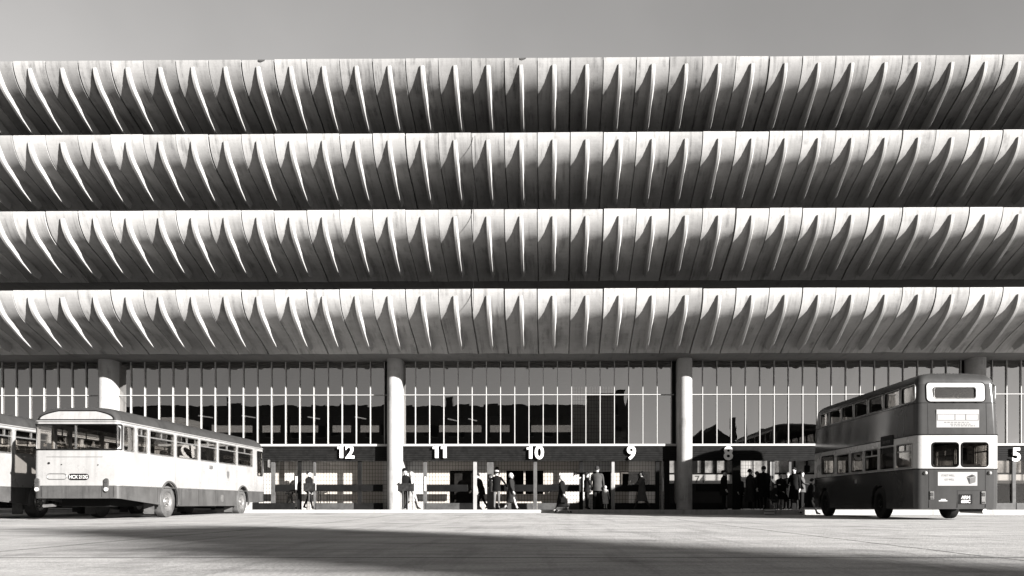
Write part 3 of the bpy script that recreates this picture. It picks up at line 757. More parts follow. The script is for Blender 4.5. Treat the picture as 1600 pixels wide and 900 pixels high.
        for yw in (3.1, 9.5):
            pts = [(sx * (hw + .006), yw + .65 * math.cos(R(a)), .5 + .65 * math.sin(R(a))) for a in range(-8, 189, 7)]
            q = MB(); q.tube(pts, .035, 8); q.build('wheel_arch', M_skirt, root, smooth=50)
            wheel(root, sx * (hw - .17), yw, .51, .28, sx)
            q = MB(); q.box(sx * (hw - .30) - .16, sx * (hw - .30) + .16, yw - .75, yw - .72, .12, .5); q.build('mudflap', M_rubber, root)
    q = MB(); q.tube([(hw - .02, 12.0, 2.62), (hw + .12, 12.22, 2.6), (hw + .14, 12.24, 2.35)], .012, 6); mr = q.build('mirror_arm', M_black, root)
    q = MB(); q.prism(rrect(12.16, 12.34, 2.02, 2.36, .04), 'x', hw + .10, hw + .15); q.build('mirror', M_steel, mr)
    q = MB(); q.box(-hw + .1, hw - .1, .3, SL - .3, .78, .86); q.build('floor', M_under, root)
    q = MB(); q.box(-.7, .7, .5, 2.2, .36, .775); q.build('engine', M_under, root)
    q = MB(); q.box(-.5, .5, 2.3, SL - .6, .50, .775); q.build('chassis', M_under, root)
    for yw in (3.1, 9.5):
        q = MB(); q.cyl((-hw + .35, yw, .5), .09, 'x', SW - .7, 12); q.build('axle', M_under, root)
    q = MB(); q.tube([(-.9, .5, .40), (-.9, -.04, .38)], .045, 10); q.build('exhaust', M_steel, root)
    seats(root, [1.0 + .82 * k for k in range(11)], 1.10 + .2, hw)
    return root
bus = make_single()
bus.location = (-12.1 - SW / 2, 23.15, gz(-13, 26) + .0)
tag(bus, 'cream single-decker bus seen from the rear with its number plate and sunlit flank', 'bus', 'single-decker buses at the gates')
bus2 = copy_tree(bus); bus2.location = (-12.1 - SW / 2 - 4.0, 22.95, gz(-17, 26))
bus2['label'] = 'cream single-decker bus cut by the picture edge, shaded by the bus beside it'
# --- the double-decker
DW, DL = 2.46, 9.12
def make_double():
    root = empty('double_decker_bus'); hw = DW / 2
    prof = [(.32, .01, .01, 0), (.6, 0, 0, 0), (1.48, 0, 0, 0), (1.50, 0, 0, 0), (2.47, .0, .0, .05), (2.50, .0, .0, .05), (3.40, .03, .04, .10), (3.44, .032, .042, .10), (3.98, .07, .085, .16), (4.07, .09, .10, .18), (4.16, .13, .13, .24), (4.24, .21, .20, .34), (4.30, .34, .34, .52), (4.365, .60, .60, .95), (4.395, .85, .95, 1.4)]
    h = hull(DW, DL, prof, .20, .30)
    up = [(.16, 1.10), (1.20, 2.33), (2.43, 3.56), (3.68, 4.83), (4.93, 6.02), (6.14, 7.30), (7.42, 8.3)]
    lo = [(.22, 1.32), (1.43, 2.55), (2.66, 3.78), (3.90, 5.02), (5.14, 6.4)]
    cutters = []
    for sx in (-1, 1):
        for a, b in up: cutters.append(side_cut(sx * (hw - .05), a, b, 3.48, 3.98, .09))
        for a, b in lo: cutters.append(side_cut(sx * hw, a, b, 1.55, 2.26, .07))
        for yw in (2.65, 7.75):
            c = MB(); c.cyl((sx * hw - .45, yw, .5), .60, 'x', .9, 32); cutters.append(c)
    cutters.append(side_cut(-hw, 6.7, 8.0, 1.62, 2.3, .06))
    cutters.append(end_cut(0, -.69, .55, 3.54, 3.88, .08, .35))
    for a, b in ((-.76, .02), (.10, .88)): cutters.append(end_cut(0, a, b, 1.55, 2.26, .09))
    cutters.append(end_cut(DL, -1.0, 1.0, 1.4, 2.35, .1)); cutters.append(end_cut(DL - .15, -1.0, 1.0, 3.3, 3.95, .1))
    me = cut(h, cutters)
    def key(c_, n_):
        if c_.z > 4.0: return 'roof'
        if 1.495 < c_.z < 2.485: return 'cream'
        return 'lower' if c_.z < 1.5 else 'upper'
    ps = split_mesh(me, key)
    ps['lower'].build('lower_body', M_red, root, smooth=35, fix=False)
    ps['upper'].build('upper_body', M_red, root, smooth=35, fix=False)
    ps['cream'].build('cream_band', M_ddcream, root, smooth=35, fix=False)
    rf = ps['roof'].build('roof', M_roof, root, smooth=40, fix=False)
    for y in (4.9, 2.6):
        q = MB(); q.box(-.35, .35, y, y + .5, 4.36, 4.45); q.build('roof_vent', M_roof, rf, bevel=.03)
    for z in (1.49, 2.49):
        pl = plan(-hw - .004, hw + .004, -.004, DL - (.0 if z < 2 else .05), .2, .3)
        q = MB(); q.tube([(x, y, z) for x, y in pl], .014, 6, 0, True); q.build('trim_strip', M_black, root, smooth=50)
    pl = plan(-hw + .028, hw - .028, .036, DL - .1, .2, .3)
    q = MB(); q.tube([(x, y, 3.42) for x, y in pl], .007, 6, 0, True); q.build('trim_strip', M_black, root, smooth=50)
    for sx in (-1, 1):
        for a, b in up:
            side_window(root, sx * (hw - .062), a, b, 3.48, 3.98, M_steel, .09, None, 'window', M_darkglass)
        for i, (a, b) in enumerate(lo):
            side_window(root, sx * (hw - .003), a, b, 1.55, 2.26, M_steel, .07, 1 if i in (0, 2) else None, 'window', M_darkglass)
        for yw in (2.65, 7.75): wheel(root, sx * (hw - .17), yw, .50, .28, sx, M_under, plain('shaded_rubber', .02, .8))  # shade around the wheels is put into these darker rim and tyre colours
    side_window(root, -hw + .003, 6.7, 8.0, 1.62, 2.3, M_black, .06)
    # upper rear: emergency exit panel, window
    ep = empty('emergency_exit'); ep.parent = root
    outp = rrect(-.90, .82, 3.45, 4.02, .12, 6); inp = rrect(-.69, .55, 3.54, 3.88, .08, 6)
    def ry(z): return .042 + (z - 3.44) / .54 * .043 if z < 3.98 else .085 + (z - 3.98) * .19
    n = len(outp)
    vs = [(x, ry(z) - .018, z) for x, z in outp] + [(x, ry(z) - .018, z) for x, z in inp] + [(x, ry(z) + .01, z) for x, z in outp] + [(x, ry(z) + .01, z) for x, z in inp]
    fs = []
    for j in range(n):
        k = (j + 1) % n
        fs += [(j, k, n + k, n + j), (2 * n + k, 2 * n + j, 3 * n + j, 3 * n + k), (j, 2 * n + j, 2 * n + k, k), (n + k, 3 * n + k, 3 * n + j, n + j)]
    MB().add(vs, fs).build('exit_panel', M_ddcream, ep)
    q = MB(); q.tube([(x, ry(z) - .012, z) for x, z in outp], .015, 6, 0, True); q.build('rubber_seal', M_black, ep, smooth=50)
    for x in (-.6, -.05, .6):
        q = MB(); q.box(x - .06, x + .06, .0, .03, 3.425, 3.45); q.build('hinge', M_black, ep)
    end_window(root, .045, -.69, .55, 3.54, 3.88, M_steel, .08)
    for a, b in ((-.76, .02), (.10, .88)): end_window(root, 0, a, b, 1.55, 2.26, M_black, .09)
    # adverts
    def advert(name, x0, x1, z0, z1, yo):
        e = empty(name, ((x0 + x1) / 2, yo, (z0 + z1) / 2)); e.parent = root
        q = MB(); q.box(-(x1 - x0) / 2, (x1 - x0) / 2, -.008, 0, -(z1 - z0) / 2, (z1 - z0) / 2); q.build('poster', M_paper, e); return e
    r_ = random.Random(5)
    a = advert('upper_advert', -.62, .62, 2.70, 3.22, .015)
    q = MB(); q.box(-.605, .605, -.011, -.0085, -.06, .13); q.build('poster_band', M_greyink, a)
    for x0, x1 in ((-.59, -.10), (-.075, .21), (.24, .58)):
        q = MB(); q.box(x0, x1, -.014, -.0115, -.045, .115); q.build('poster_box', M_paper, a)
    for zz, x0, x1 in ((-.11, -.40, .32), (-.165, -.22, .38), (-.215, -.2, .5)):
        x = x0
        while x < x1:
            l_ = r_.uniform(.03, .09); q = MB(); q.box(x, min(x1, x + l_), -.011, -.0085, zz - .012, zz + .012); q.build('small_print', M_greyink, a); x += l_ + .025
    b = advert('lower_advert', -.59, .56, 1.00, 1.40, -.001)
    text_obj('advert_text', 'START WELL', .085, M_greyink, b, (-.28, -.0095, .07), .001, .001, (R(90), 0, 0), .8)
    text_obj('advert_text', 'GO WELL', .085, M_greyink, b, (-.24, -.0095, -.05), .001, .001, (R(90), 0, 0), .8)
    q = MB(); q.prism([(.26, .05), (.33, -.14), (.36, -.15), (.36, .02)], 'y', -.010, -.0085); q.build('battery_side', M_ink, b)
    q = MB(); q.prism([(.365, .02), (.365, -.15), (.52, -.10), (.53, .07)], 'y', -.010, -.0085); q.build('battery_front', M_greyink, b)
    q = MB(); q.prism([(.26, .06), (.36, .03), (.53, .08), (.42, .13)], 'y', -.010, -.0085); q.build('battery_top', M_ink, b)
    # panel joints, lamps, plate
    for x, z0, z1 in ((-.85, .36, 1.47), (.80, .36, 1.47), (-.02, .36, .86), (-.87, 2.51, 3.40), (.84, 2.51, 3.40)):
        o0, o1 = (-.003, -.003) if z1 < 2 else (-.003, .037)
        q = MB(); q.loft([[(x - .006, o0, z0), (x + .006, o0, z0), (x + .006, .05, z0), (x - .006, .05, z0)], [(x - .006, o1, z1), (x + .006, o1, z1), (x + .006, .07, z1), (x - .006, .07, z1)]]); q.build('panel_seam', M_black, root)
    q = MB(); q.box(-.02, .80, -.004, .02, .857, .865); q.build('panel_seam', M_black, root)
    for x in (-.95, .92):
        q = MB(); q.lathe((x, .02, 1.37), [(0, .06), (-.05, .055), (-.08, .03), (-.085, .001)], 'y', 18); q.build('indicator_lamp', M_lightpost, root, smooth=40)
    for x, z0, z1 in ((-.77, .60, .84), (.73, .47, .84)):
        lc = empty('lamp_cluster', (x, -.002, 0)); lc.parent = root
        q = MB(); q.box(-.06, .06, -.03, 0, z0, z1); q.build('lamp_bezel', M_chrome, lc, bevel=.008)
        q = MB(); q.box(-.04, .04, -.04, -.031, z1 - .15, z1 - .04); q.build('lamp_lens', M_lamp_r, lc)
        q = MB(); q.box(-.04, .04, -.04, -.031, z0 + .02, z0 + .06); q.build('lamp_lens', M_lamp_r, lc)
    np_ = empty('number_plate', (.22, -.002, .61)); np_.parent = root
    q = MB(); q.box(-.19, .19, -.012, 0, -.14, .14); q.build('plate', M_black, np_)
    text_obj('plate_text', 'ARN', .125, M_white, np_, (0, -.014, .01), .002, .005, (R(90), 0, 0), 1.0)
    text_obj('plate_text', '658C', .125, M_white, np_, (0, -.014, -.11), .002, .005, (R(90), 0, 0), 1.0)
    for zz, x0, x1 in ((.60, -.50, -.36), (.56, -.56, -.31)):
        q = MB(); q.box(x0, x1, -.004, 0, zz - .012, zz + .012); q.build('small_print', M_white, root)
    # route box on the near side
    q = MB(); q.box(-hw - .03, -hw + .02, 1.50, 2.42, 2.30, 2.62); sb = q.build('route_box', M_black, root, bevel=.015)
    text_obj('route_text', 'SIDE MOOR', .12, M_greyink, sb, (-hw - .032, 1.96, 2.38), .002, 0, (R(90), 0, R(-90)), .9)
    q = MB(); q.box(-hw - .012, -hw + .01, 4.45, 4.62, 1.18, 1.32); q.build('side_lamp', M_steel, root)
    q = MB(); q.tube([(-hw, 8.85, 2.2), (-hw - .2, 9.05, 2.22), (-hw - .22, 9.07, 2.0)], .014, 6); mr = q.build('mirror_arm', M_black, root)
    q = MB(); q.prism(rrect(-hw - .34, -hw - .12, 1.75, 2.02, .04), 'y', 9.05, 9.09); q.build('mirror', M_black, mr)
    # inside and beneath
    for z in (.78, 2.40):
        q = MB(); q.box(-hw + .08, hw - .08, .2, DL - .35, z, z + .06); q.build('floor', M_under, root)
    q = MB(); q.box(-.9, .9, .15, 1.5, .34, .775); q.build('engine', M_under, root)
    q = MB(); q.box(-.5, .5, 1.6, DL - .5, .45, .775); q.build('chassis', M_under, root)
    q = MB(); q.tube([(.55, .9, .27), (.75, -.05, .25)], .07, 12); q.build('exhaust', M_steel, root)
    for yw in (2.65, 7.75):
        q = MB(); q.cyl((-hw + .35, yw, .5), .09, 'x', DW - .7, 12); q.build('axle', M_under, root)
    seats(root, [.9 + .82 * k for k in range(7)], 1.05, hw)
    seats(root, [.9 + .82 * k for k in range(9)], 2.62, hw)
    return root
dd = make_double(); dd.location = (12.06, 23.68, gz(12, 26))
tag(dd, 'dark double-decker bus with cream band parked rear-on at the gates', 'bus')

# ------------------------------------------------------------------ people
M_skin = plain('skin', .42, .6, 0, .08)
def cloth(v): return plain(f'cloth_{int(v * 1000)}', v, .85, 0, .22, 7)
def person(x, d, label, z0=None, H=1.7, yaw=0.0, coat=.02, legs=.02, coat_len=None, hem=None, skirt=None, arms=((10, 6, 15), (-8, 6, 12)), stride=((0, 0), (0, 0)), lean=0, head=0,
           hat=None, hair=.02, bag=None, bare_legs=False, build=1.0, group=None, place=None):
    """one continuous skinned body in the given pose; clothing, hair and hat are its children; x is the photo column used once to find where on the pavement the person stands"""
    k = H / 1.72
    V = []; E = []; Rr = []; T = []
    def v(p, r, t, par=None, rx=None):
        V.append(Vector(p)); Rr.append((rx or r, r)); T.append(t)
        if par is not None: E.append((par, len(V) - 1))
        return len(V) - 1
    L = R(lean)
    def up(x_, y_, z_):                              # point of the upper body, leaning forward about the hips
        return Vector((x_, y_ * math.cos(L) - z_ * math.sin(L), y_ * math.sin(L) + z_ * math.cos(L)))
    pel = v((0, 0, 0), .135 * build, 'c'); 
    wa = v(up(0, 0, .18), .125 * build, 'c', pel); ch = v(up(0, 0, .38), .14 * build, 'c', wa); nk = v(up(0, .005, .54), .055, 'c', ch)
    hd = R(head)
    def hp(y_, z_): return up(0, y_ - z_ * math.sin(hd) * .5, .56 + z_)
    jw = v(hp(-.025, .055), .062, 's', nk); md = v(hp(-.01, .135), .092, 's', jw); cr = v(hp(.0, .205), .075, 's', md)
    ns = v(hp(-.115, .115), .014, 's', md)
    for sx in (-1, 1): v(hp(.0, .12) + Vector((sx * .092, 0, 0)), .016, 's', md)
    hands = []
    for i, sx in enumerate((-1, 1)):
        f, o_, eb = arms[i]
        sh = v(up(sx * .185 * build, .0, .475), .062, 'c', ch)
        def dr(a, b): return up(sx * math.sin(R(b)), -math.sin(R(a)) * math.cos(R(b)), -math.cos(R(a)) * math.cos(R(b)))
        el = v(V[sh] + dr(f, o_) * .285, .046, 'c', sh); wd = dr(f + eb, o_ * .4)
        wr = v(V[el] + wd * .24, .033, 'c', el); pm = v(V[wr] + wd * .075, .034, 's', wr)
        side = Vector((0, 1, 0)) if abs(wd.y) < .8 else Vector((1, 0, 0))
        inw = Vector((-sx, 0, 0)) if abs(wd.y) < .8 else Vector((0, 0, -1))
        for q, (o2, ln) in enumerate(((-.027, .072), (-.009, .084), (.009, .078), (.026, .06))):
            k1 = v(V[pm] + wd * .03 + side * o2, .0095, 's', pm); k2 = v(V[k1] + wd * ln * .55 + inw * .012, .009, 's', k1); v(V[k2] + wd * ln * .35 + inw * .028, .008, 's', k2)
        t1 = v(V[pm] - side * .034 + wd * .005 + inw * .014, .011, 's', pm); v(V[t1] + wd * .045 - side * .01 + inw * .014, .009, 's', t1)
        hands.append(V[pm].copy())
    lo = 0; lt = 's' if bare_legs else 't'
    for i, sx in enumerate((-1, 1)):
        a, b = stride[i]
        h_ = v((sx * .085, 0, -.06), .092 * build, 't', pel)
        kn = v(V[h_] + Vector((0, -math.sin(R(a)), -math.cos(R(a)))) * .40, .060, lt, h_)
        s2 = a - b; sd = Vector((0, -math.sin(R(s2)), -math.cos(R(s2))))
        cf = v(V[kn] + sd * .14, .054, lt, kn); an = v(V[kn] + sd * .38, .036, lt, cf)
        fd = Vector((0, -math.cos(R(s2 * .6)), math.sin(R(s2 * .6)) * -1.0 if False else -.12 + math.sin(R(max(0, s2))) * .5)).normalized()
        he = v(V[an] + Vector((0, .03, -.05)), .034, 'f', an); to = v(V[an] + Vector((0, 0, -.05)) + fd * .15, .032, 'f', an)
        lo = min(lo, V[he].z - .033, V[to].z - .03)
    me = bpy.data.meshes.new('person'); me.from_pydata([tuple(p * k) for p in V], E, [])
    ob = bpy.data.objects.new('tmp_person', me); COL.objects.link(ob)
    sm = ob.modifiers.new('skin', 'SKIN'); sm.use_smooth_shade = True
    for i, sv in enumerate(me.skin_vertices[0].data): sv.radius = (Rr[i][0] * k, Rr[i][1] * k); sv.use_root = (i == 0)
    sb = ob.modifiers.new('sub', 'SUBSURF'); sb.levels = 1; sb.render_levels = 1
    m2 = evaluated(ob); bpy.data.objects.remove(ob)
    samp = []
    for a, b in E:
        tb = T[b]
        for q in range(6):
            t = q / 5; samp.append(((V[a].lerp(V[b], t)) * k, T[a] if (t < .35 and T[a] != T[b]) else tb))
    mats = [M_skin, cloth(coat), cloth(legs), cloth(.012)]; ix = {'s': 0, 'c': 1, 't': 2, 'f': 3}
    for mm in mats: m2.materials.append(mm)
    from mathutils import kdtree
    kd = kdtree.KDTree(len(samp))
    for i, (p, t) in enumerate(samp): kd.insert(p, i)
    kd.balance()
    mi = [ix[samp[kd.find(p.center)[1]][1]] for p in m2.polygons]
    m2.polygons.foreach_set('material_index', mi); m2.polygons.foreach_set('use_smooth', [True] * len(m2.polygons))
    u = u_at(x, d); base = W(u, d)
    zz = PAVE if z0 is None else z0
    if z0 == 'road': zz = gz(base.x, base.y)
    o = bpy.data.objects.new('person', m2); COL.objects.link(o)
    o.location = (base.x, base.y, zz - lo * k); o.rotation_euler = (0, 0, R(yaw))
    tag(o, label, 'person', group)
    def add(mb_, name, m, sm_=60): return mb_.build(name, m, o, smooth=sm_)
    # coat or jacket body with a hem
    if coat_len:
        spread = max(abs(stride[0][0]), abs(stride[1][0])) / 100
        prof = [(.53, .07, .065), (.50, .15, .085), (.46, .19, .11), (.36, .195 * build, .14 * build), (.18, .165 * build, .135 * build), (.02, .185 * build, .155 * build), (-.10, .195 * build, .165 * build)]
        while prof[-1][0] - .15 > -coat_len: prof.append((prof[-1][0] - .15, prof[-1][1] + .012, prof[-1][2] + .012 + spread * .09))
        prof.append((-coat_len, prof[-1][1] + .01, prof[-1][2] + .012))
        rings = []
        for z_, rx, ry in prof:
            ring = []
            for q in range(20):
                a = 2 * math.pi * q / 20; w_ = 1 + (.05 * math.sin(a * 5 + z_ * 9) if z_ < 0 else 0)
                p = Vector((rx * math.cos(a) * w_, ry * math.sin(a) * w_, z_))
                rings_p = up(p.x, p.y, p.z) if z_ > 0 else Vector((p.x, p.y, p.z))
                ring.append(rings_p * k)
            rings.append(ring)
        c = MB(); c.loft(rings); add(c, 'coat', cloth(coat))
    if skirt is not None:
        rings = []
        for z_, rx, ry in ((.05, .15, .13), (-.12, .19, .16), (-.42, .205, .19), (-.52, .21, .2)):
            rings.append([Vector((rx * math.cos(2 * math.pi * q / 18), ry * math.sin(2 * math.pi * q / 18), z_)) * k for q in range(18)])
        c = MB(); c.loft(rings); add(c, 'skirt', cloth(skirt))
    def dome(c0, rx, ry, rz, a0=0, n=7, m=14):
        rings = []
        for i in range(n):
            a = R(a0 + (89 - a0) * i / (n - 1)); rings.append([(c0 + Vector((rx * math.cos(a) * math.cos(2 * math.pi * q / m), ry * math.cos(a) * math.sin(2 * math.pi * q / m), rz * math.sin(a)))) * k for q in range(m)])
        q_ = MB(); q_.loft(rings); return q_
    hc = hp(.0, .15)
    if hat is None or hat[0] != 'scarf':
        add(dome(hc + Vector((0, .02, .0)), .098, .105, .105, -25), 'hair', cloth(hair))
    if hat:
        kind, hv = hat
        if kind == 'scarf':
            add(dome(hc + Vector((0, .025, -.02)), .108, .112, .13, -48), 'headscarf', cloth(hv))
        elif kind == 'cap':
            q = dome(hc + Vector((0, .0, .045)), .112, .125, .065, -10); q.prism([(p[0] * k, p[1] * k) for p in ((-.085, hc.y - .09), (-.06, hc.y - .17), (.06, hc.y - .17), (.085, hc.y - .09))], 'z', (hc.z + .035) * k, (hc.z + .05) * k)
            add(q, 'cap', cloth(hv), 40)
        else:
            q = MB(); c0 = hc + Vector((0, 0, .05)); c0 = c0 * k
            q.lathe(tuple(c0), [(0, .155 * k), (.012, .155 * k), (.016, .108 * k), (.07, .104 * k), (.105, .08 * k), (.118, .001)], 'z', 18); add(q, 'hat', cloth(hv), 40)
    for sx in (-1, 1):
        e = MB(); pe = hp(-.098, .135) + Vector((sx * .032, 0, 0)); e.lathe(tuple(pe * k), [(-.009, .002), (-.005, .0085), (.0, .01), (.005, .0085), (.009, .002)], 'y', 8); add(e, 'eye', M_black)
    m_ = MB(); pm_ = hp(-.083, .065) * k; m_.box(pm_.x - .022, pm_.x + .022, pm_.y - .006, pm_.y + .006, pm_.z - .004, pm_.z + .004); add(m_, 'mouth', cloth(.08), None)
    o['hand_a'] = [*(hands[0] * k)]; o['hand_b'] = [*(hands[1] * k)]
    return o
def held(o, which, name, mbf, m, label, cat):
    """something carried: it hangs from the hand but is a thing of its own"""
    p = Vector(o['hand_a' if which == 0 else 'hand_b']); mw = Matrix.Translation(o.location) @ Matrix.Rotation(o.rotation_euler.z, 4, 'Z')
    h = mw @ p; t = mbf.build(name, m, None, bevel=.01); t.location = h; t.rotation_euler = o.rotation_euler; tag(t, label, cat); return t
def handbag(s=1.0):
    q = MB(); q.prism([(-.14 * s, -.30 * s), (.14 * s, -.30 * s), (.12 * s, -.12 * s), (-.12 * s, -.12 * s)], 'x', -.045, .045)
    q.tube([(0, -.08 * s, -.125 * s), (0, -.06 * s, -.05 * s), (0, 0, -.02), (0, .06 * s, -.05 * s), (0, .08 * s, -.125 * s)], .009, 6); return q
walk = ((24, 4), (-20, 14)); walk2 = ((-20, 14), (24, 4)); stand = ((0, 0), (2, 3))
person(452, 5.2, 'person in dark jacket bending forward behind the black rail near the white bus', yaw=75, lean=38, head=-20, coat=.012, legs=.02, coat_len=.2, stride=((28, 12), (-14, 12)), arms=((45, 5, 10), (30, 5, 20)))
person(483, 4.45, 'person in black walking through the open gate left of the number twelve', yaw=65, coat=.008, legs=.008, coat_len=.12, stride=((22, 4), (-24, 10)), H=1.72, head=-8)
pm = person(633, 4.45, 'bearded man in black suit and round hat beside the lit column', yaw=15, coat=.006, legs=.006, coat_len=.16, hat=('hat', .006), H=1.74, arms=((28, 8, 60), (28, 8, 60)), stride=((4, 0), (-4, 3)))
q = MB(); c0 = Vector((0, -.085, .60)); q.lathe(tuple(c0), [(-.06, .01), (-.04, .04), (0, .06), (.05, .055), (.075, .02)], 'z', 12); q.build('beard', cloth(.3), pm, smooth=60)
person(643.5, 4.75, 'person in pale coat with dark shoes walking behind the bearded man', yaw=80, coat=.30, legs=.02, coat_len=.5, stride=walk, H=1.72, hair=.2, hat=('scarf', .32))
person(752.5, 5.15, 'dark-clothed person leaning in the shade of the open doorway beside the white post', yaw=-60, lean=18, coat=.008, legs=.008, coat_len=.2, stride=walk2, arms=((35, 5, 25), (20, 5, 20)))
person(776, 4.3, 'man in white cap, black jacket and light trousers with elbows out', yaw=170, coat=.007, legs=.10, coat_len=.10, hat=('cap', .34), arms=((-6, 38, 50), (-6, 38, 50)), stride=((5, 0), (-5, 4)), H=1.7)
p7 = person(799, 4.15, 'woman in dark coat and white headscarf walking past the dark kiosk windows', yaw=75, coat=.02, coat_len=.52, hat=('scarf', .36), stride=walk, bare_legs=True, H=1.64)
held(p7, 1, 'handbag', handbag(1.25), cloth(.34), 'pale handbag carried by the woman passing the dark kiosk windows', 'handbag')
p8 = person(878, 3.15, 'woman in black coat and white headscarf stepping off the kerb', z0='road', yaw=70, coat=.007, coat_len=.60, hat=('scarf', .36), stride=walk2, bare_legs=True, H=1.66)
held(p8, 0, 'handbag', handbag(1.0), cloth(.015), 'dark handbag held by the woman stepping off the kerb', 'handbag')
person(917, 4.2, 'slim person in dark jacket and narrow trousers behind the black door post', yaw=110, coat=.01, legs=.012, coat_len=.12, H=1.6, arms=((20, 5, 35), (10, 5, 20)), stride=stand)
person(933, 4.15, 'tall man in worn brown-grey jacket seen from behind at the kiosk', yaw=165, coat=.045, legs=.012, coat_len=.18, H=1.86, build=1.12, hair=.03, stride=((6, 0), (-4, 3)))
p11 = person(946, 3.95, 'small child in white dress beside the tall man at the kiosk', yaw=150, coat=.36, coat_len=.5, skirt=.36, bare_legs=True, H=1.02, hat=('scarf', .36), stride=stand)
held(p11, 1, 'shopping_bag', handbag(1.1), cloth(.01), 'black bag on the ground side of the small child in white', 'bag')
p12 = person(1003, 4.45, 'woman in grey tweed coat and dark hat reading a paper', yaw=-80, coat=.06, coat_len=.5, hat=('scarf', .008), arms=((35, 6, 55), (35, 6, 55)), stride=walk, bare_legs=False, legs=.03, H=1.72)
held(p12, 0, 'newspaper', MB().box(-.16, .16, -.03, -.02, -.02, .16), M_paper, 'folded white paper in the hands of the woman in tweed', 'paper')
person(981, 6.75, 'clerk in light shirt sitting behind the kiosk window', z0=-.35, yaw=0, coat=.16, legs=.02, coat_len=.2, stride=stand, H=1.66)
person(1131, 4.2, 'man in black coat standing in the shade right of the number eight', yaw=60, coat=.008, legs=.008, coat_len=.3, H=1.68, hat=('cap', .01), stride=stand)
person(1156, 4.9, 'short person behind the queue near the tiled panel', yaw=20, coat=.012, legs=.01, coat_len=.2, H=1.48, stride=stand)
person(1172, 4.3, 'person in long dark grey coat turned towards the big man', yaw=110, coat=.02, coat_len=.62, legs=.01, H=1.74, stride=stand)
person(1193, 4.0, 'big man in black overcoat standing in the gate queue', yaw=185, coat=.006, coat_len=.45, legs=.008, H=1.86, build=1.2, stride=((3, 0), (-3, 2)))
person(1220, 4.1, 'woman with white collar facing out between two dark men', yaw=5, coat=.009, coat_len=.45, legs=.02, H=1.56, hair=.008, bare_legs=True, stride=stand, arms=((25, 8, 70), (25, 8, 70)))
person(1241, 4.0, 'man in dark overcoat with bowed head beside the pushchair', yaw=-40, coat=.008, coat_len=.5, legs=.02, H=1.8, head=20, stride=((8, 0), (-8, 6)))
person(1264, 3.3, 'woman in dark jacket with pale legs hurrying towards the double-decker', z0='road', yaw=75, lean=12, coat=.012, coat_len=.22, skirt=.012, bare_legs=True, H=1.62, stride=((30, 8), (-24, 22)), hair=.03)
person(1183, 4.75, 'person in mid-grey coat half hidden behind the big man in the overcoat', yaw=140, coat=.03, coat_len=.5, legs=.012, H=1.66, hair=.06, stride=stand)
person(1211, 3.85, 'small child in dark coat standing by the pushchair', yaw=30, coat=.02, coat_len=.45, bare_legs=True, H=1.08, hair=.03, stride=stand, arms=((20, 10, 40), (60, 5, 20)))
person(1231, 4.55, 'woman in light headscarf standing behind the woman with the white collar', yaw=-30, coat=.015, coat_len=.5, legs=.02, hat=('scarf', .16), H=1.6, stride=stand)
person(1253, 4.7, 'young person in pale jacket behind the hurrying woman', yaw=60, coat=.07, coat_len=.15, legs=.012, H=1.66, hair=.02, stride=stand, arms=((30, 6, 50), (15, 6, 30)))
# pushchair in the queue
pc = empty('pushchair', W(u_at(1207, 3.95), 3.95, PAVE), R(20))
for sx in (-.2, .2):
    q = MB(); q.tube([(sx, -.32, .12), (sx, .30, .95), (sx, .36, 1.0)], .012, 8); q.build('frame', M_chrome, pc, smooth=50)
    q = MB(); q.tube([(sx, .32, .12), (sx, -.2, .62)], .012, 8); q.build('frame', M_chrome, pc, smooth=50)
    for y in (-.32, .32):
        q = MB(); q.lathe((sx, y, .1), [(-.02, .06), (-.02, .1), (.02, .1), (.02, .06)], 'x', 20); q.build('wheel', M_steel, pc, smooth=40)
q = MB(); q.tube([(-.2, .36, 1.0), (.2, .36, 1.0)], .016, 8); q.build('handle', M_rubber, pc, smooth=50)
q = MB(); q.prism([(-.22, .38), (.10, .38), (.24, .80), (.20, .82), (.06, .44), (-.22, .44)], 'x', -.19, .19); q.build('seat', M_seat, pc, bevel=.01)
tag(pc, 'folding pushchair with bright metal frame in the shaded gate queue', 'pushchair')
# queue barriers: dark panel on thin legs
for x, d, lab in ((483.5, 4.05, 'dark mottled queue barrier on thin legs in the open gate by the white bus'), (634, 4.05, 'dark mottled queue barrier in front of the bearded man')):
    b_ = empty('queue_barrier', W(u_at(x, d), d, PAVE), -TH)
    wdt = .26 if x < 500 else .36
    q = MB(); q.box(-wdt, wdt, -.03, .03, .80, 1.15); q.build('panel', plain('mottled_panel', .02, .6, 0, .6, 9), b_, bevel=.01)
    for lx in ((-.02, .2) if x < 500 else (-.12, .08, .28)):
        q = MB(); q.tube([(lx, 0, 0), (lx, 0, .80)], .02, 8); q.build('leg', M_post, b_, smooth=50)
    tag(b_, lab, 'barrier', 'queue barriers at the gates')
# small crate on the kerb
cr = empty('crate', W(u_at(1202, 3.45), 3.45, gz(9, 34)), R(-4))
for z in (.03, .15):
    q = MB(); q.box(-.2, .2, -.1, .1, z, z + .09); q.build('slat', M_white, cr, bevel=.008)
q = MB(); q.box(-.18, .18, -.085, .085, 0, .26); q.build('core', M_rubber, cr)
tag(cr, 'small pale slatted crate at the kerb beneath the queue', 'crate')
# bench-like table behind the glass and hooped hand rails
for x0, x1, lab in ((500, 512, 'low table with thin dark legs seen through the door glass'),):
    t_ = empty('table', W(u_at((x0 + x1) / 2, 5.25), 5.25, PAVE), -TH)
    q = MB(); q.box(-.28, .28, -.2, .2, .86, .9); q.build('table_top', M_post, t_)
    for lx in (-.2, .2):
        for ly in (-.15, .15):
            q = MB(); q.tube([(lx, ly, 0), (lx, ly, .86)], .014, 6); q.build('leg', M_black, t_)
    tag(t_, lab, 'table')

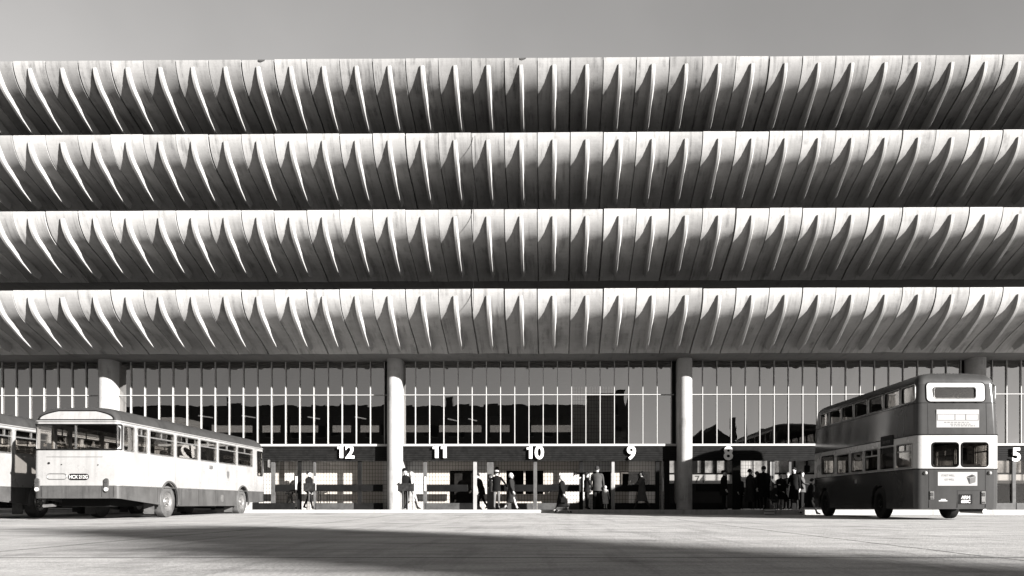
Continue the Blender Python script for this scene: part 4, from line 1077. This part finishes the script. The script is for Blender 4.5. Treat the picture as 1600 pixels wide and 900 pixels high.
# ------------------------------------------------------------------ the town behind the camera: it is mirrored in the glass; an added tower shades the yard
def house(x0, x1, y0, y1, h, roof, label, group=None, chim=(0.25,), gable='x', cat='house'):
    e = empty('house', ((x0 + x1) / 2, (y0 + y1) / 2, 0)); hx, hy = (x1 - x0) / 2, (y1 - y0) / 2
    q = MB(); q.box(-hx, hx, -hy, hy, -.2, h); q.build('wall', M_brick, e)
    q = MB()
    if gable == 'x': q.prism([(-hy - .3, h), (hy + .3, h), (0, h + roof)], 'x', -hx - .2, hx + .2)
    else: q.prism([(-hx - .3, h), (hx + .3, h), (0, h + roof)], 'y', -hy - .2, hy + .2)
    rf = q.build('roof', M_slate, e)
    for c in chim:
        cx = -hx + 2 * hx * c; q = MB(); q.box(cx - .5, cx + .5, -.4, .4, h + roof * .5, h + roof + 1.5); q.build('chimney', M_brick, rf)
    n = max(2, int(hx * 2 / 3.2))
    for fl in range(max(1, int(h / 3))):
        for i in range(n):
            cx = -hx + (i + .5) * 2 * hx / n; q = MB(); q.prism(rrect(cx - .5, cx + .5, 1 + fl * 3, 2.5 + fl * 3, .02, 1), 'y', hy - .02, hy + .03); w_ = q.build('window', M_black, e)
            q = MB(); q.box(cx - .6, cx + .6, hy + .004, hy + .1, .88 + fl * 3, .98 + fl * 3); q.build('sill', M_conc, w_)
    tag(e, label, cat, group); return e
house(-62, 4, -52, -42, 14.3, .5, 'long dark flat-looking warehouse mirrored in the left windows', cat='warehouse', chim=(.2, .7))
house(4.2, 10, -50, -43, 16.2, .4, 'tall dark stair block mirrored beside the warehouse in the windows', cat='stair block', chim=())
house(20, 31, -72, -62, 9, 4.5, 'gabled brick house mirrored in the glass left of the double-decker', 'houses across the yard', (.2, .9), 'y')
house(31.5, 36, -72, -63, 7.5, 4, 'narrow brick house mirrored beside the gabled house', 'houses across the yard', (.8,))
house(37, 47, -74, -64, 6.5, 2.5, 'low brick house mirrored in the middle of the right windows', 'houses across the yard', (.1, .95))
house(48, 66, -74, -62, 11.5, 1.8, 'tall brick mill mirrored nearest to the double-decker', 'houses across the yard', (.6,))
# unseen flared tower, added and shaped to cast the shadow on the yard
n_ = Vector((math.cos(R(SUN_AZ)), math.sin(R(SUN_AZ)), 0)); s_ = Vector((-math.sin(R(SUN_AZ)), math.cos(R(SUN_AZ)), 0)); te = math.tan(R(SUN_EL))
HT = 34.0; back = HT / te - 17.0
tw = empty('shadow_tower', tuple(n_ * 6.0 - s_ * back))
def pq(p, s, z): return tuple(n_ * (p - 6.0) + s_ * s + Vector((0, 0, z)))
def sec(pa, pb, z, dep): return [pq(pa, -dep, z), pq(pb, -dep, z), pq(pb, 0, z), pq(pa, 0, z)]
def hz_(a): return (a + back) * te
q = MB(); q.loft([sec(3.3, 6.3, -.3, 3), sec(3.3, 6.3, hz_(-2), 3), sec(3.35, 6.6, hz_(1.3), 3), sec(3.45, 7.6, hz_(5), 3.2), sec(3.5, 8.5, hz_(8.2), 3.2), sec(3.6, 8.9, hz_(9.9), 3.2)]); q.build('shaft', M_conc, tw)
q = MB(); q.loft([sec(4.5, 9.0, hz_(9.9) + .004, 3), sec(4.7, 9.35, hz_(13.5), 3), sec(5.1, 9.45, hz_(17), 3)]); q.build('caster_head', M_conc, tw)
tag(tw, 'unseen flared tower added to cast the shadow across the bus yard', 'tower')
